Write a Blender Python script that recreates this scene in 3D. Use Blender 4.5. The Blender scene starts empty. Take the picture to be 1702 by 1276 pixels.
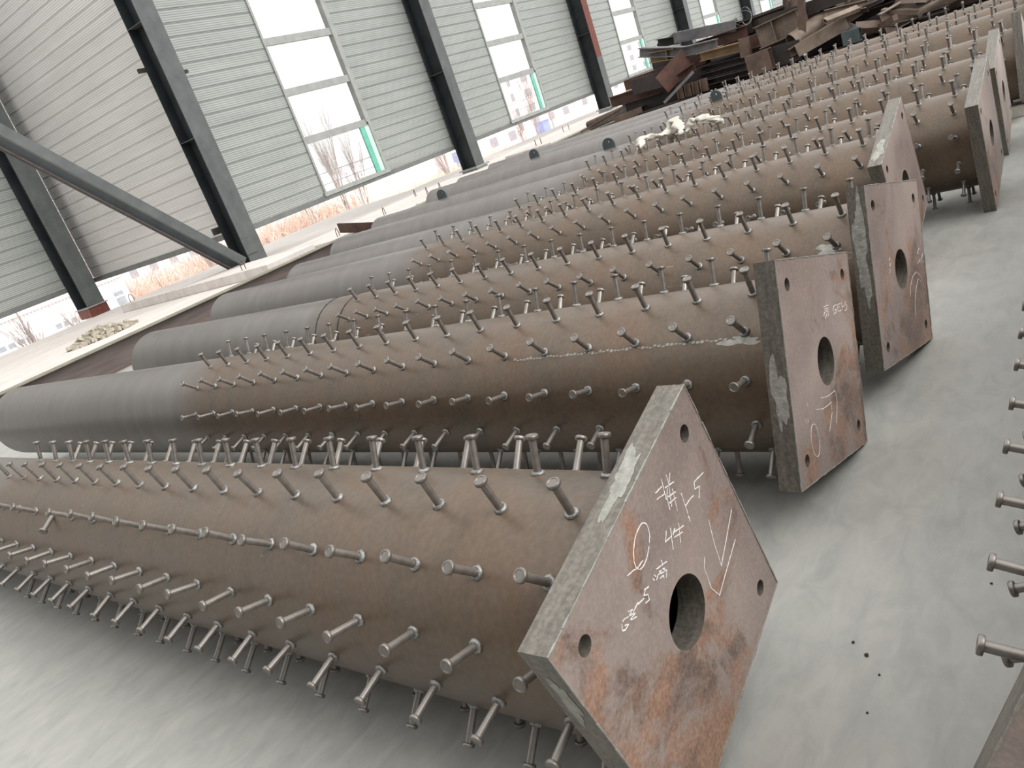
import bpy, bmesh, math, random
from math import sin, cos, pi, radians, sqrt
from mathutils import Vector, Matrix

SC = bpy.context.scene
COL = SC.collection

# ------------------------------------------------------------------ camera
F_PX = 1308.9
CAM_ROWS = ((0.52175, -0.78827, -0.32615), (-0.44533, 0.07427, -0.89228), (0.72758, 0.61080, -0.31229))
cam_d = bpy.data.cameras.new('camera')
cam_d.sensor_width = 36.0
cam_d.lens = F_PX / 1702 * 36.0
cam_d.clip_start = 0.05
cam_d.clip_end = 2000
cam_o = bpy.data.objects.new('camera', cam_d)
COL.objects.link(cam_o)
r_, d_, f_ = [Vector(v).normalized() for v in CAM_ROWS]
CAM_LOC = Vector((0.0, 0.0, 1.5266))
mw = Matrix((( r_.x, -d_.x, -f_.x, CAM_LOC.x), (r_.y, -d_.y, -f_.y, CAM_LOC.y), (r_.z, -d_.z, -f_.z, CAM_LOC.z), (0, 0, 0, 1)))
cam_o.matrix_world = mw
SC.camera = cam_o

# ------------------------------------------------------------------ light
SC.view_settings.view_transform = 'Standard'
SC.view_settings.look = 'None'
SC.view_settings.gamma = 1.0
SC.view_settings.exposure = 0.12
SC.view_settings.use_curve_mapping = False
world = bpy.data.worlds.new('overcast_sky')
SC.world = world
world.use_nodes = True
wn = world.node_tree
wn.nodes.clear()
w_out = wn.nodes.new('ShaderNodeOutputWorld')
w_bg = wn.nodes.new('ShaderNodeBackground')
w_tc = wn.nodes.new('ShaderNodeTexCoord')
w_sep = wn.nodes.new('ShaderNodeSeparateXYZ')
w_cr = wn.nodes.new('ShaderNodeValToRGB')
w_cr.color_ramp.elements[0].position = 0.42
w_cr.color_ramp.elements[0].color = (0.55, 0.54, 0.53, 1)
w_cr.color_ramp.elements[1].position = 1.0
w_cr.color_ramp.elements[1].color = (0.985, 0.985, 0.98, 1)
e = w_cr.color_ramp.elements.new(0.52); e.color = (0.61, 0.61, 0.61, 1)
w_ma = wn.nodes.new('ShaderNodeMath'); w_ma.operation = 'MULTIPLY_ADD'
w_ma.inputs[1].default_value = 0.5; w_ma.inputs[2].default_value = 0.5
wn.links.new(w_tc.outputs['Generated'], w_sep.inputs[0])
wn.links.new(w_sep.outputs['Z'], w_ma.inputs[0])
wn.links.new(w_ma.outputs[0], w_cr.inputs[0])
wn.links.new(w_cr.outputs[0], w_bg.inputs['Color'])
w_bg.inputs['Strength'].default_value = 1.75
wn.links.new(w_bg.outputs[0], w_out.inputs[0])
# faint overcast sun, very soft
sun_d = bpy.data.lights.new('overcast_sun', 'SUN')
sun_d.energy = 2.6
sun_d.angle = radians(48)
sun_d.color = (1.0, 0.97, 0.93)
sun_o = bpy.data.objects.new('overcast_sun', sun_d)
COL.objects.link(sun_o)
sun_o.rotation_euler = Vector((-0.10, 0.80, -0.66)).to_track_quat('-Z', 'Y').to_euler()

# ------------------------------------------------------------------ helpers
def tag(o, label=None, cat=None, group=None, kind=None):
    if label: o['label'] = label
    if cat: o['category'] = cat
    if group: o['group'] = group
    if kind: o['kind'] = kind
    return o

def empty(name, loc=(0, 0, 0), rz=0.0):
    o = bpy.data.objects.new(name, None)
    o.empty_display_size = 0.2
    o.location = loc
    o.rotation_euler = (0, 0, rz)
    COL.objects.link(o)
    return o

def link(name, me, mat=None, parent=None, loc=(0, 0, 0), rot=(0, 0, 0)):
    o = bpy.data.objects.new(name, me)
    if mat is not None and len(me.materials) == 0:
        for m in (mat if isinstance(mat, (list, tuple)) else [mat]):
            me.materials.append(m)
    o.location = loc
    o.rotation_euler = rot
    if parent is not None: o.parent = parent
    COL.objects.link(o)
    return o

def to_mesh(bm, name='m', smooth=False, angle=None):
    bmesh.ops.recalc_face_normals(bm, faces=bm.faces)
    me = bpy.data.meshes.new(name)
    bm.to_mesh(me)
    bm.free()
    if smooth:
        for p in me.polygons: p.use_smooth = True
        if angle:
            try: me.set_sharp_from_angle(angle=radians(angle))
            except Exception: pass
    return me

def box(bm, x0, x1, y0, y1, z0, z1, mi=0, mtx=None):
    vs = []
    for x in (x0, x1):
        for y in (y0, y1):
            for z in (z0, z1):
                v = Vector((x, y, z))
                vs.append(bm.verts.new(mtx @ v if mtx else v))
    for idx in ((0, 1, 3, 2), (4, 6, 7, 5), (0, 4, 5, 1), (2, 3, 7, 6), (0, 2, 6, 4), (1, 5, 7, 3)):
        f = bm.faces.new([vs[i] for i in idx]); f.material_index = mi
    return vs

def box_obj(name, x0, x1, y0, y1, z0, z1, mat, parent=None, bevel=0.0):
    bm = bmesh.new()
    box(bm, x0, x1, y0, y1, z0, z1)
    if bevel: bmesh.ops.bevel(bm, geom=list(bm.edges), offset=bevel, segments=1, affect='EDGES')
    return link(name, to_mesh(bm, name), mat, parent)

def tube(bm, p0, p1, r0, r1=None, n=8, cap=True):
    if r1 is None: r1 = r0
    p0 = Vector(p0); p1 = Vector(p1)
    d = (p1 - p0).normalized()
    u = d.orthogonal().normalized(); w = d.cross(u)
    a = [bm.verts.new(p0 + r0 * (cos(2 * pi * i / n) * u + sin(2 * pi * i / n) * w)) for i in range(n)]
    b = [bm.verts.new(p1 + r1 * (cos(2 * pi * i / n) * u + sin(2 * pi * i / n) * w)) for i in range(n)]
    for i in range(n):
        j = (i + 1) % n
        bm.faces.new((a[i], a[j], b[j], b[i]))
    if cap:
        bm.faces.new(a[::-1]); bm.faces.new(b)
    return a, b

def lathe(bm, prof, n=16, mi=0):
    rings = []
    for r, z in prof:
        if r < 1e-6: rings.append([bm.verts.new((0, 0, z))])
        else: rings.append([bm.verts.new((r * cos(2 * pi * i / n), r * sin(2 * pi * i / n), z)) for i in range(n)])
    for A, B in zip(rings, rings[1:]):
        for i in range(n):
            j = (i + 1) % n
            if len(A) == 1 and len(B) == 1: continue
            if len(A) == 1: f = bm.faces.new((A[0], B[j], B[i]))
            elif len(B) == 1: f = bm.faces.new((A[i], A[j], B[0]))
            else: f = bm.faces.new((A[i], A[j], B[j], B[i]))
            f.material_index = mi

def axis_mtx(p0, p1, roll=0.0, up=(0, 0, 1)):
    """local x along p0->p1, local z as near up as possible, origin p0"""
    p0 = Vector(p0); p1 = Vector(p1)
    x = (p1 - p0).normalized()
    y = Vector(up).cross(x)
    if y.length < 1e-4: y = Vector((0, 1, 0))
    y.normalize(); z = x.cross(y)
    m = Matrix(((x.x, y.x, z.x, p0.x), (x.y, y.y, z.y, p0.y), (x.z, y.z, z.z, p0.z), (0, 0, 0, 1)))
    return m @ Matrix.Rotation(roll, 4, 'X')

# ------------------------------------------------------------------ materials
def nodes(name):
    m = bpy.data.materials.new(name)
    m.use_nodes = True
    nt = m.node_tree
    b = nt.nodes['Principled BSDF']
    return m, nt, b

def noise(nt, vec, scale, detail=4, rough=0.55, dist=0.0):
    n = nt.nodes.new('ShaderNodeTexNoise')
    n.inputs['Scale'].default_value = scale
    n.inputs['Detail'].default_value = detail
    n.inputs['Roughness'].default_value = rough
    n.inputs['Distortion'].default_value = dist
    nt.links.new(vec, n.inputs['Vector'])
    return n.outputs['Fac']

def ramp(nt, fac, stops):
    r = nt.nodes.new('ShaderNodeValToRGB')
    el = r.color_ramp.elements
    el[0].position = stops[0][0]; el[0].color = (*stops[0][1], 1)
    el[1].position = stops[-1][0]; el[1].color = (*stops[-1][1], 1)
    for p, c in stops[1:-1]:
        q = el.new(p); q.color = (*c, 1)
    nt.links.new(fac, r.inputs[0])
    return r.outputs[0]

def mixc(nt, fac, a, b, mode='MIX'):
    n = nt.nodes.new('ShaderNodeMix'); n.data_type = 'RGBA'; n.blend_type = mode
    for sock, v in ((0, fac), (6, a), (7, b)):
        if isinstance(v, (int, float)): n.inputs[sock].default_value = v
        elif isinstance(v, tuple): n.inputs[sock].default_value = (*v, 1)
        else: nt.links.new(v, n.inputs[sock])
    return n.outputs[2]

def coords(nt, kind='Object', scale=(1, 1, 1)):
    tc = nt.nodes.new('ShaderNodeTexCoord')
    mp = nt.nodes.new('ShaderNodeMapping')
    mp.inputs['Scale'].default_value = scale
    nt.links.new(tc.outputs[kind], mp.inputs[0])
    return mp.outputs[0]

def world_coords(nt, scale=(1, 1, 1)):
    g = nt.nodes.new('ShaderNodeNewGeometry')
    mp = nt.nodes.new('ShaderNodeMapping')
    mp.inputs['Scale'].default_value = scale
    nt.links.new(g.outputs['Position'], mp.inputs[0])
    return mp.outputs[0]

def bump(nt, b, h, strength=0.3, dist=0.01):
    n = nt.nodes.new('ShaderNodeBump')
    n.inputs['Strength'].default_value = strength
    n.inputs['Distance'].default_value = dist
    nt.links.new(h, n.inputs['Height'])
    nt.links.new(n.outputs[0], b.inputs['Normal'])

def simple(name, c0, c1, scale=6, rough=0.6, metal=0.0, bmp=0.2, bscale=40, glossy=0.5, stretch=(1, 1, 1), world_space=False, bdist=0.004):
    m, nt, b = nodes(name)
    v = world_coords(nt, stretch) if world_space else coords(nt, 'Object', stretch)
    f = noise(nt, v, scale, 6, 0.6)
    nt.links.new(ramp(nt, f, [(0.3, c0), (0.7, c1)]), b.inputs['Base Color'])
    b.inputs['Roughness'].default_value = rough
    b.inputs['Metallic'].default_value = metal
    b.inputs['Specular IOR Level'].default_value = glossy
    if bmp: bump(nt, b, noise(nt, v, bscale, 4), bmp, bdist)
    return m

MAT = {}

def pile_material():
    m, nt, b = nodes('rusty_pipe_steel')
    v = coords(nt, 'Object')
    oi = nt.nodes.new('ShaderNodeObjectInfo')
    add = nt.nodes.new('ShaderNodeVectorMath'); add.operation = 'ADD'
    sc = nt.nodes.new('ShaderNodeVectorMath'); sc.operation = 'SCALE'
    sc.inputs[0].default_value = (13, 29, 7)
    nt.links.new(oi.outputs['Random'], sc.inputs['Scale'])
    nt.links.new(v, add.inputs[0]); nt.links.new(sc.outputs[0], add.inputs[1])
    vv = add.outputs[0]
    # bands running round the pipe plus clouds of mill scale and rust
    mp = nt.nodes.new('ShaderNodeMapping'); mp.inputs['Scale'].default_value = (1.2, 5.0, 1.2)
    nt.links.new(vv, mp.inputs[0])
    f1 = noise(nt, mp.outputs[0], 1.6, 5, 0.6, 0.6)
    f2 = noise(nt, vv, 3.0, 7, 0.65, 0.3)
    brown = ramp(nt, f1, [(0.25, (0.070, 0.051, 0.039)), (0.42, (0.113, 0.084, 0.058)), (0.55, (0.132, 0.093, 0.062)), (0.65, (0.125, 0.076, 0.051)), (0.80, (0.077, 0.060, 0.056))])
    rust = ramp(nt, f2, [(0.32, (0.077, 0.063, 0.049)), (0.50, (0.120, 0.088, 0.060)), (0.66, (0.145, 0.092, 0.058)), (0.80, (0.167, 0.107, 0.072))])
    br = mixc(nt, 0.5, brown, rust)
    fine = noise(nt, vv, 60, 3)
    br = mixc(nt, 0.12, br, ramp(nt, fine, [(0.35, (0.08, 0.06, 0.05)), (0.7, (0.28, 0.22, 0.18))]))
    # scratches
    mp2 = nt.nodes.new('ShaderNodeMapping'); mp2.inputs['Scale'].default_value = (30, 1.5, 30)
    mp2.inputs['Rotation'].default_value = (0.2, 0.3, 0.15)
    nt.links.new(vv, mp2.inputs[0])
    scr = ramp(nt, noise(nt, mp2.outputs[0], 3.0, 2), [(0.735, (0, 0, 0)), (0.76, (1, 1, 1))])
    scr_gate = ramp(nt, noise(nt, vv, 2.3, 2), [(0.55, (0, 0, 0)), (0.63, (0.6, 0.6, 0.6))])
    sm = nt.nodes.new('ShaderNodeMath'); sm.operation = 'MULTIPLY'
    nt.links.new(scr, sm.inputs[0]); nt.links.new(scr_gate, sm.inputs[1])
    br = mixc(nt, sm.outputs[0], br, (0.48, 0.43, 0.38))
    # the stud-free far length is still clean grey mill steel
    grey = ramp(nt, noise(nt, mp.outputs[0], 2.0, 4), [(0.3, (0.143, 0.130, 0.120)), (0.7, (0.173, 0.159, 0.147))])
    sep = nt.nodes.new('ShaderNodeSeparateXYZ'); nt.links.new(v, sep.inputs[0])
    wob = nt.nodes.new('ShaderNodeMath'); wob.operation = 'MULTIPLY_ADD'; wob.inputs[1].default_value = 0.7
    nt.links.new(f2, wob.inputs[0]); nt.links.new(sep.outputs['Y'], wob.inputs[2])
    mr = nt.nodes.new('ShaderNodeMapRange'); mr.inputs['From Min'].default_value = 3.75; mr.inputs['From Max'].default_value = 4.15
    nt.links.new(wob.outputs[0], mr.inputs['Value'])
    col = mixc(nt, mr.outputs[0], br, grey)
    nt.links.new(col, b.inputs['Base Color'])
    b.inputs['Metallic'].default_value = 0.35
    nt.links.new(ramp(nt, f2, [(0.3, (0.34, 0.34, 0.34)), (0.7, (0.45, 0.45, 0.45))]), b.inputs['Roughness'])
    bump(nt, b, fine, 0.12, 0.003)
    return m
MAT['pipe'] = pile_material()

def plate_material(name, edge=False):
    m, nt, b = nodes(name)
    v = coords(nt, 'Object')
    oi = nt.nodes.new('ShaderNodeObjectInfo')
    add = nt.nodes.new('ShaderNodeVectorMath'); add.operation = 'ADD'
    sc = nt.nodes.new('ShaderNodeVectorMath'); sc.operation = 'SCALE'; sc.inputs[0].default_value = (17, 11, 23)
    nt.links.new(oi.outputs['Random'], sc.inputs['Scale'])
    nt.links.new(v, add.inputs[0]); nt.links.new(sc.outputs[0], add.inputs[1])
    vv = add.outputs[0]
    if edge:
        mp = nt.nodes.new('ShaderNodeMapping'); mp.inputs['Scale'].default_value = (1.5, 12, 1.5)
        nt.links.new(vv, mp.inputs[0])
        f = noise(nt, mp.outputs[0], 5, 6, 0.6)
        g = noise(nt, vv, 90, 3)
        c = ramp(nt, f, [(0.3, (0.085, 0.078, 0.066)), (0.5, (0.140, 0.126, 0.104)), (0.72, (0.200, 0.178, 0.146))])
        c = mixc(nt, 0.3, c, ramp(nt, g, [(0.4, (0.09, 0.08, 0.07)), (0.7, (0.30, 0.28, 0.24))]))
    else:
        f = noise(nt, vv, 2.6, 6, 0.55, 0.4)
        r = noise(nt, vv, 4.2, 8, 0.68, 0.8)
        g = noise(nt, vv, 120, 3)
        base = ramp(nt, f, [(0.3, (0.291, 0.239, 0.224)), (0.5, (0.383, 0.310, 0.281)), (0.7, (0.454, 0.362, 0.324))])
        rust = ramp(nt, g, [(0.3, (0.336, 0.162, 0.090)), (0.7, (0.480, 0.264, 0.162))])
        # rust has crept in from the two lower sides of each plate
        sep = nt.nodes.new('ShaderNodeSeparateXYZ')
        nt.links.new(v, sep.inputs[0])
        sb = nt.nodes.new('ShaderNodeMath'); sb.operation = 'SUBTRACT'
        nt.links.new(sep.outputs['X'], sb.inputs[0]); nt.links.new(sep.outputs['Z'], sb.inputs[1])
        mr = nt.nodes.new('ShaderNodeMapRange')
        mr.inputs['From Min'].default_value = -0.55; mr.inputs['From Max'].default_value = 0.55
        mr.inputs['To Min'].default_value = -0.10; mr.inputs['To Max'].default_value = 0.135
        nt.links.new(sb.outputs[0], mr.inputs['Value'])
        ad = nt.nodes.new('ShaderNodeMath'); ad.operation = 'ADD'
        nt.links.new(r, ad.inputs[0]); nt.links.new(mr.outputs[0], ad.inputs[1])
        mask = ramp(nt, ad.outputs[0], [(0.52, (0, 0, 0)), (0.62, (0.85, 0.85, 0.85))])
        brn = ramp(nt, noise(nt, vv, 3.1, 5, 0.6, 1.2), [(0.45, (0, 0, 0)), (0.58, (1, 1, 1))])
        rust = mixc(nt, brn, rust, ramp(nt, g, [(0.3, (0.115, 0.070, 0.052)), (0.7, (0.190, 0.110, 0.078))]))  # dark brown rust, also painting in the dark reflection on the plate
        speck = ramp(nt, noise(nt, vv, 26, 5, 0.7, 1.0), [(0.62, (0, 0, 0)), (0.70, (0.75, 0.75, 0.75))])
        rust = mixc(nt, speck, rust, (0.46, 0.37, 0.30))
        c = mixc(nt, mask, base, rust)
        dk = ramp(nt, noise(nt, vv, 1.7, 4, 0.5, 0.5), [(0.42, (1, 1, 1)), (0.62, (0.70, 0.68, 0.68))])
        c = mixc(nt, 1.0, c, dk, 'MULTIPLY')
        c = mixc(nt, 0.18, c, ramp(nt, g, [(0.4, (0.14, 0.11, 0.10)), (0.7, (0.46, 0.40, 0.36))]))
    nt.links.new(c, b.inputs['Base Color'])
    b.inputs['Roughness'].default_value = 0.40
    b.inputs['Metallic'].default_value = 0.35
    bump(nt, b, g, 0.10, 0.002)
    return m
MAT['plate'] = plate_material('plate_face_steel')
MAT['plate_edge'] = plate_material('plate_edge_steel', True)
MAT['stud'] = simple('stud_steel', (0.15, 0.135, 0.12), (0.33, 0.305, 0.28), 14, 0.38, 0.6, 0.3, 120, bdist=0.001)
MAT['weld'] = simple('weld_metal', (0.15, 0.15, 0.145), (0.36, 0.355, 0.34), 60, 0.38, 0.6, 0.9, 160, bdist=0.003)
MAT['chalk'] = simple('white_chalk', (0.62, 0.60, 0.58), (0.88, 0.87, 0.85), 300, 0.95, 0, 0)
MAT['scrape'] = simple('bare_scraped_steel', (0.22, 0.22, 0.19), (0.40, 0.39, 0.35), 40, 0.5, 0.4, 0.6, 90)
MAT['black_mark'] = simple('black_marker', (0.02, 0.02, 0.02), (0.05, 0.045, 0.04), 90, 0.8, 0, 0)

def floor_material():
    m, nt, b = nodes('polished_grey_concrete')
    v = world_coords(nt)
    a = noise(nt, v, 0.9, 6, 0.6, 0.4)
    c = noise(nt, v, 5.5, 8, 0.68, 0.5)
    mp = nt.nodes.new('ShaderNodeMapping'); mp.inputs['Scale'].default_value = (1.3, 3.0, 1); mp.inputs['Rotation'].default_value = (0, 0, -0.5)
    nt.links.new(v, mp.inputs[0])
    d = noise(nt, mp.outputs[0], 4.5, 6, 0.6, 1.0)
    col = ramp(nt, a, [(0.3, (0.313, 0.311, 0.293)), (0.7, (0.372, 0.369, 0.338))])
    col = mixc(nt, 0.55, col, ramp(nt, c, [(0.3, (0.258, 0.257, 0.246)), (0.7, (0.433, 0.424, 0.389))]))
    col = mixc(nt, 0.45, col, ramp(nt, d, [(0.3, (0.262, 0.264, 0.248)), (0.7, (0.422, 0.414, 0.382))]))
    sp = ramp(nt, noise(nt, v, 42, 3, 0.6), [(0.715, (0, 0, 0)), (0.75, (1, 1, 1))])
    gate = ramp(nt, noise(nt, v, 2.4, 2), [(0.56, (0, 0, 0)), (0.64, (0.8, 0.8, 0.8))])
    mm = nt.nodes.new('ShaderNodeMath'); mm.operation = 'MULTIPLY'
    nt.links.new(sp, mm.inputs[0]); nt.links.new(gate, mm.inputs[1])
    col = mixc(nt, mm.outputs[0], col, (0.109, 0.108, 0.100))
    nt.links.new(col, b.inputs['Base Color'])
    nt.links.new(ramp(nt, c, [(0.3, (0.36, 0.36, 0.36)), (0.7, (0.52, 0.52, 0.52))]), b.inputs['Roughness'])
    b.inputs['Specular IOR Level'].default_value = 0.35
    bump(nt, b, c, 0.05, 0.003)
    return m
MAT['floor'] = floor_material()

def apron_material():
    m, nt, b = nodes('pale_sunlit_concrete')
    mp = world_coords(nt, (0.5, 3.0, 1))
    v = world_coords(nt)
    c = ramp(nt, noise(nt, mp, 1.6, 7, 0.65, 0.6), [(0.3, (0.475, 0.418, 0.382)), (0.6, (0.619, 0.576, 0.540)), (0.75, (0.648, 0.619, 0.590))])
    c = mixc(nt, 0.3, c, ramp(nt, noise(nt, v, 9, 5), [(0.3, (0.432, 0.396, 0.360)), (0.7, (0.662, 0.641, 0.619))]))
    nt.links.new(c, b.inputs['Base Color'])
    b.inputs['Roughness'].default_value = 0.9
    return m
MAT['apron'] = apron_material()

def wall_material(name, c0, c1):
    m, nt, b = nodes(name)
    v = world_coords(nt)
    mp = world_coords(nt, (0.25, 0.25, 3.0))
    col = ramp(nt, noise(nt, mp, 2.2, 5, 0.6), [(0.3, c0), (0.7, c1)])
    col = mixc(nt, 0.25, col, ramp(nt, noise(nt, v, 1.3, 4), [(0.3, c0), (0.7, c1)]))
    sp = ramp(nt, noise(nt, v, 22, 2), [(0.76, (0, 0, 0)), (0.79, (0.5, 0.5, 0.5))])
    col = mixc(nt, sp, col, tuple(min(1, x * 1.25) for x in c1))
    nt.links.new(col, b.inputs['Base Color'])
    b.inputs['Roughness'].default_value = 0.38
    b.inputs['Metallic'].default_value = 0.1
    sep = nt.nodes.new('ShaderNodeSeparateXYZ'); nt.links.new(v, sep.inputs[0])
    mu = nt.nodes.new('ShaderNodeMath'); mu.operation = 'MULTIPLY'; mu.inputs[1].default_value = 2 * pi / 0.0438
    nt.links.new(sep.outputs['Z'], mu.inputs[0])
    si = nt.nodes.new('ShaderNodeMath'); si.operation = 'SINE'; nt.links.new(mu.outputs[0], si.inputs[0])
    bump(nt, b, si.outputs[0], 0.7, 0.003)
    return m
MAT['wall'] = wall_material('greenish_wall_panel', (0.24, 0.258, 0.243), (0.32, 0.338, 0.320))
MAT['wall_warm'] = wall_material('warm_grey_wall_panel', (0.51, 0.50, 0.48), (0.61, 0.60, 0.58))
MAT['trim'] = simple('grey_trim_steel', (0.11, 0.12, 0.115), (0.16, 0.17, 0.162), 4, 0.55, 0.1, 0)
MAT['frame'] = simple('window_frame_metal', (0.244, 0.255, 0.244), (0.326, 0.333, 0.318), 5, 0.5, 0.1, 0.1)
MAT['green'] = simple('green_sash_glassfibre', (0.10, 0.36, 0.27), (0.16, 0.46, 0.36), 5, 0.4, 0, 0)
MAT['pale_green'] = simple('pale_green_reveal', (0.45, 0.62, 0.54), (0.55, 0.70, 0.62), 5, 0.5, 0, 0)
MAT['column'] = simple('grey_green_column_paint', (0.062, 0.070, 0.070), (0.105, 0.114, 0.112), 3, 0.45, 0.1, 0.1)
MAT['column_dark'] = simple('shaded_column_paint', (0.012, 0.016, 0.018), (0.030, 0.036, 0.038), 3, 0.5, 0.1, 0.1)  # column paint with the shade of the recess put into the colour
MAT['primer'] = simple('red_oxide_primer', (0.090, 0.021, 0.013), (0.156, 0.042, 0.024), 8, 0.6, 0, 0.1)
MAT['base_steel'] = simple('galvanised_base', (0.22, 0.225, 0.22), (0.36, 0.365, 0.36), 8, 0.5, 0.3, 0.2)
MAT['brown_web'] = simple('brown_beam_web', (0.085, 0.066, 0.062), (0.150, 0.118, 0.108), 5, 0.55, 0.2, 0.2, stretch=(0.3, 2, 3))
MAT['olive'] = simple('olive_flange', (0.17, 0.16, 0.12), (0.27, 0.255, 0.20), 6, 0.55, 0.1, 0.2)
MAT['cloth'] = simple('dirty_white_cloth', (0.42, 0.385, 0.32), (0.66, 0.63, 0.56), 9, 0.95, 0, 0.6, 50)
MAT['bark'] = simple('bare_branches', (0.34, 0.29, 0.27), (0.50, 0.44, 0.41), 4, 0.9, 0, 0)
MAT['shrub'] = simple('rusty_dry_shrub', (0.62, 0.47, 0.39), (0.80, 0.66, 0.58), 0.35, 0.9, 0, 0, world_space=True)
MAT['shrub_yellow'] = simple('yellow_dry_shrub', (0.66, 0.54, 0.38), (0.80, 0.70, 0.58), 0.5, 0.9, 0, 0, world_space=True)
MAT['ground'] = simple('pale_dry_ground', (0.78, 0.62, 0.54), (0.92, 0.82, 0.76), 0.05, 0.95, 0, 0, world_space=True)
MAT['white_wall'] = simple('pale_shed_cladding', (0.70, 0.73, 0.76), (0.82, 0.84, 0.86), 3, 0.6, 0, 0)
MAT['pink_wall'] = simple('pale_pink_block_wall', (0.80, 0.68, 0.70), (0.90, 0.80, 0.82), 0.2, 0.8, 0, 0)
MAT['window_dark'] = simple('grey_window_pane', (0.26, 0.29, 0.32), (0.38, 0.41, 0.45), 3, 0.3, 0, 0)
MAT['rubble'] = simple('tan_rubble', (0.24, 0.21, 0.16), (0.46, 0.42, 0.35), 7, 0.9, 0, 0.4)
MAT['far_pane'] = simple('hazy_window_pane', (0.30, 0.30, 0.33), (0.40, 0.39, 0.43), 3, 0.6, 0, 0)
MAT['blue'] = simple('blue_sheet_roof', (0.25, 0.33, 0.62), (0.36, 0.44, 0.70), 1, 0.5, 0, 0)
MAT['hill'] = simple('hazy_lilac_hill', (0.70, 0.62, 0.70), (0.80, 0.74, 0.82), 0.02, 1, 0, 0, world_space=True)
MAT['wire'] = simple('black_wire', (0.03, 0.03, 0.03), (0.06, 0.06, 0.06), 3, 0.6, 0, 0)
MAT['wood'] = simple('weathered_timber', (0.55, 0.51, 0.45), (0.74, 0.70, 0.64), 8, 0.8, 0, 0.4, stretch=(1, 6, 6))

def scrap_mat(name, c0, c1):
    return simple(name, c0, c1, 5, 0.6, 0.2, 0.5, 50)
MAT['s_brown'] = scrap_mat('scrap_brown', (0.074, 0.048, 0.037), (0.160, 0.105, 0.078))
MAT['s_dark'] = scrap_mat('scrap_dark', (0.017, 0.014, 0.013), (0.047, 0.035, 0.031))
MAT['s_rust'] = scrap_mat('scrap_rust', (0.045, 0.020, 0.015), (0.110, 0.048, 0.032))
MAT['s_ochre'] = scrap_mat('scrap_ochre', (0.156, 0.098, 0.043), (0.257, 0.168, 0.086))
MAT['s_grey'] = scrap_mat('scrap_grey', (0.094, 0.090, 0.094), (0.187, 0.176, 0.176))
MAT['s_tan'] = scrap_mat('scrap_tan', (0.13, 0.098, 0.074), (0.25, 0.195, 0.150))
MAT['s_pink'] = scrap_mat('scrap_pink', (0.234, 0.179, 0.160), (0.359, 0.289, 0.257))
MAT['s_teal'] = scrap_mat('scrap_teal', (0.043, 0.058, 0.061), (0.086, 0.109, 0.109))

MAT['blocker_dark'] = simple('dark_blocker_lining', (0.05, 0.05, 0.048), (0.08, 0.078, 0.074), 2, 0.8, 0, 0)

def glass_material():
    m = bpy.data.materials.new('thin_window_glass')
    m.use_nodes = True
    nt = m.node_tree; nt.nodes.clear()
    o = nt.nodes.new('ShaderNodeOutputMaterial')
    t = nt.nodes.new('ShaderNodeBsdfTransparent'); t.inputs[0].default_value = (0.97, 0.985, 0.98, 1)
    g = nt.nodes.new('ShaderNodeBsdfGlossy'); g.inputs['Roughness'].default_value = 0.03
    fr = nt.nodes.new('ShaderNodeValue'); fr.outputs[0].default_value = 0.05
    mx = nt.nodes.new('ShaderNodeMixShader')
    nt.links.new(fr.outputs[0], mx.inputs[0]); nt.links.new(t.outputs[0], mx.inputs[1]); nt.links.new(g.outputs[0], mx.inputs[2])
    nt.links.new(mx.outputs[0], o.inputs[0])
    return m
MAT['glass'] = glass_material()

# ================================================================== SETTING
def struct(name, bm, mat, smooth=False):
    o = link(name, to_mesh(bm, name, smooth), mat)
    o['kind'] = 'structure'
    return o

bm = bmesh.new(); box(bm, -14, 48, -12, 11.95, -0.25, 0.0); struct('floor', bm, MAT['floor'])
bm = bmesh.new()
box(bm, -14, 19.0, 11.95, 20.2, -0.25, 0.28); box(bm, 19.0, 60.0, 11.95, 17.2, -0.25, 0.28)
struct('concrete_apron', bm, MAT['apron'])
bm = bmesh.new(); box(bm, -300, 900, 15, 900, -4.2, -3.5); struct('yard_ground', bm, MAT['ground'])

WY = 14.65
PITCH = 0.263
def groove_profile(z0, z1):
    """panel section: flat boards with a narrow joint every PITCH"""
    zs = [(z0, 0.0)]
    k = math.ceil((z0 - 1.12) / PITCH + 1e-6)
    z = 1.12 + k * PITCH
    while z < z1 - 0.02:
        zs += [(z - 0.020, 0.0), (z - 0.017, 0.009), (z - 0.013, 0.009), (z - 0.010, 0.0), (z - 0.003, 0.0), (z, 0.012), (z + 0.005, 0.012), (z + 0.009, 0.0)]
        z += PITCH
    zs.append((z1, 0.0))
    return zs
def panel(bm, a, b, z0, z1, ndir, thick=0.09):
    """a, b: plan points of the inside face; ndir: plan vector pointing outwards"""
    a = Vector((*a, 0)); b = Vector((*b, 0)); n = Vector((*ndir, 0))
    pr = groove_profile(z0, z1)
    va = [bm.verts.new(a + n * d + Vector((0, 0, z))) for z, d in pr]
    vb = [bm.verts.new(b + n * d + Vector((0, 0, z))) for z, d in pr]
    for i in range(len(pr) - 1): bm.faces.new((va[i], vb[i], vb[i + 1], va[i + 1]))
    oa = [bm.verts.new(a + n * thick + Vector((0, 0, z))) for z in (z0, z1)]
    ob = [bm.verts.new(b + n * thick + Vector((0, 0, z))) for z in (z0, z1)]
    bm.faces.new((oa[0], oa[1], ob[1], ob[0]))
    bm.faces.new((va[0], oa[0], ob[0], vb[0])); bm.faces.new((va[-1], vb[-1], ob[1], oa[1]))
    bm.faces.new([oa[0]] + va + [oa[1]]); bm.faces.new([ob[0]] + vb + [ob[1]])

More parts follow.
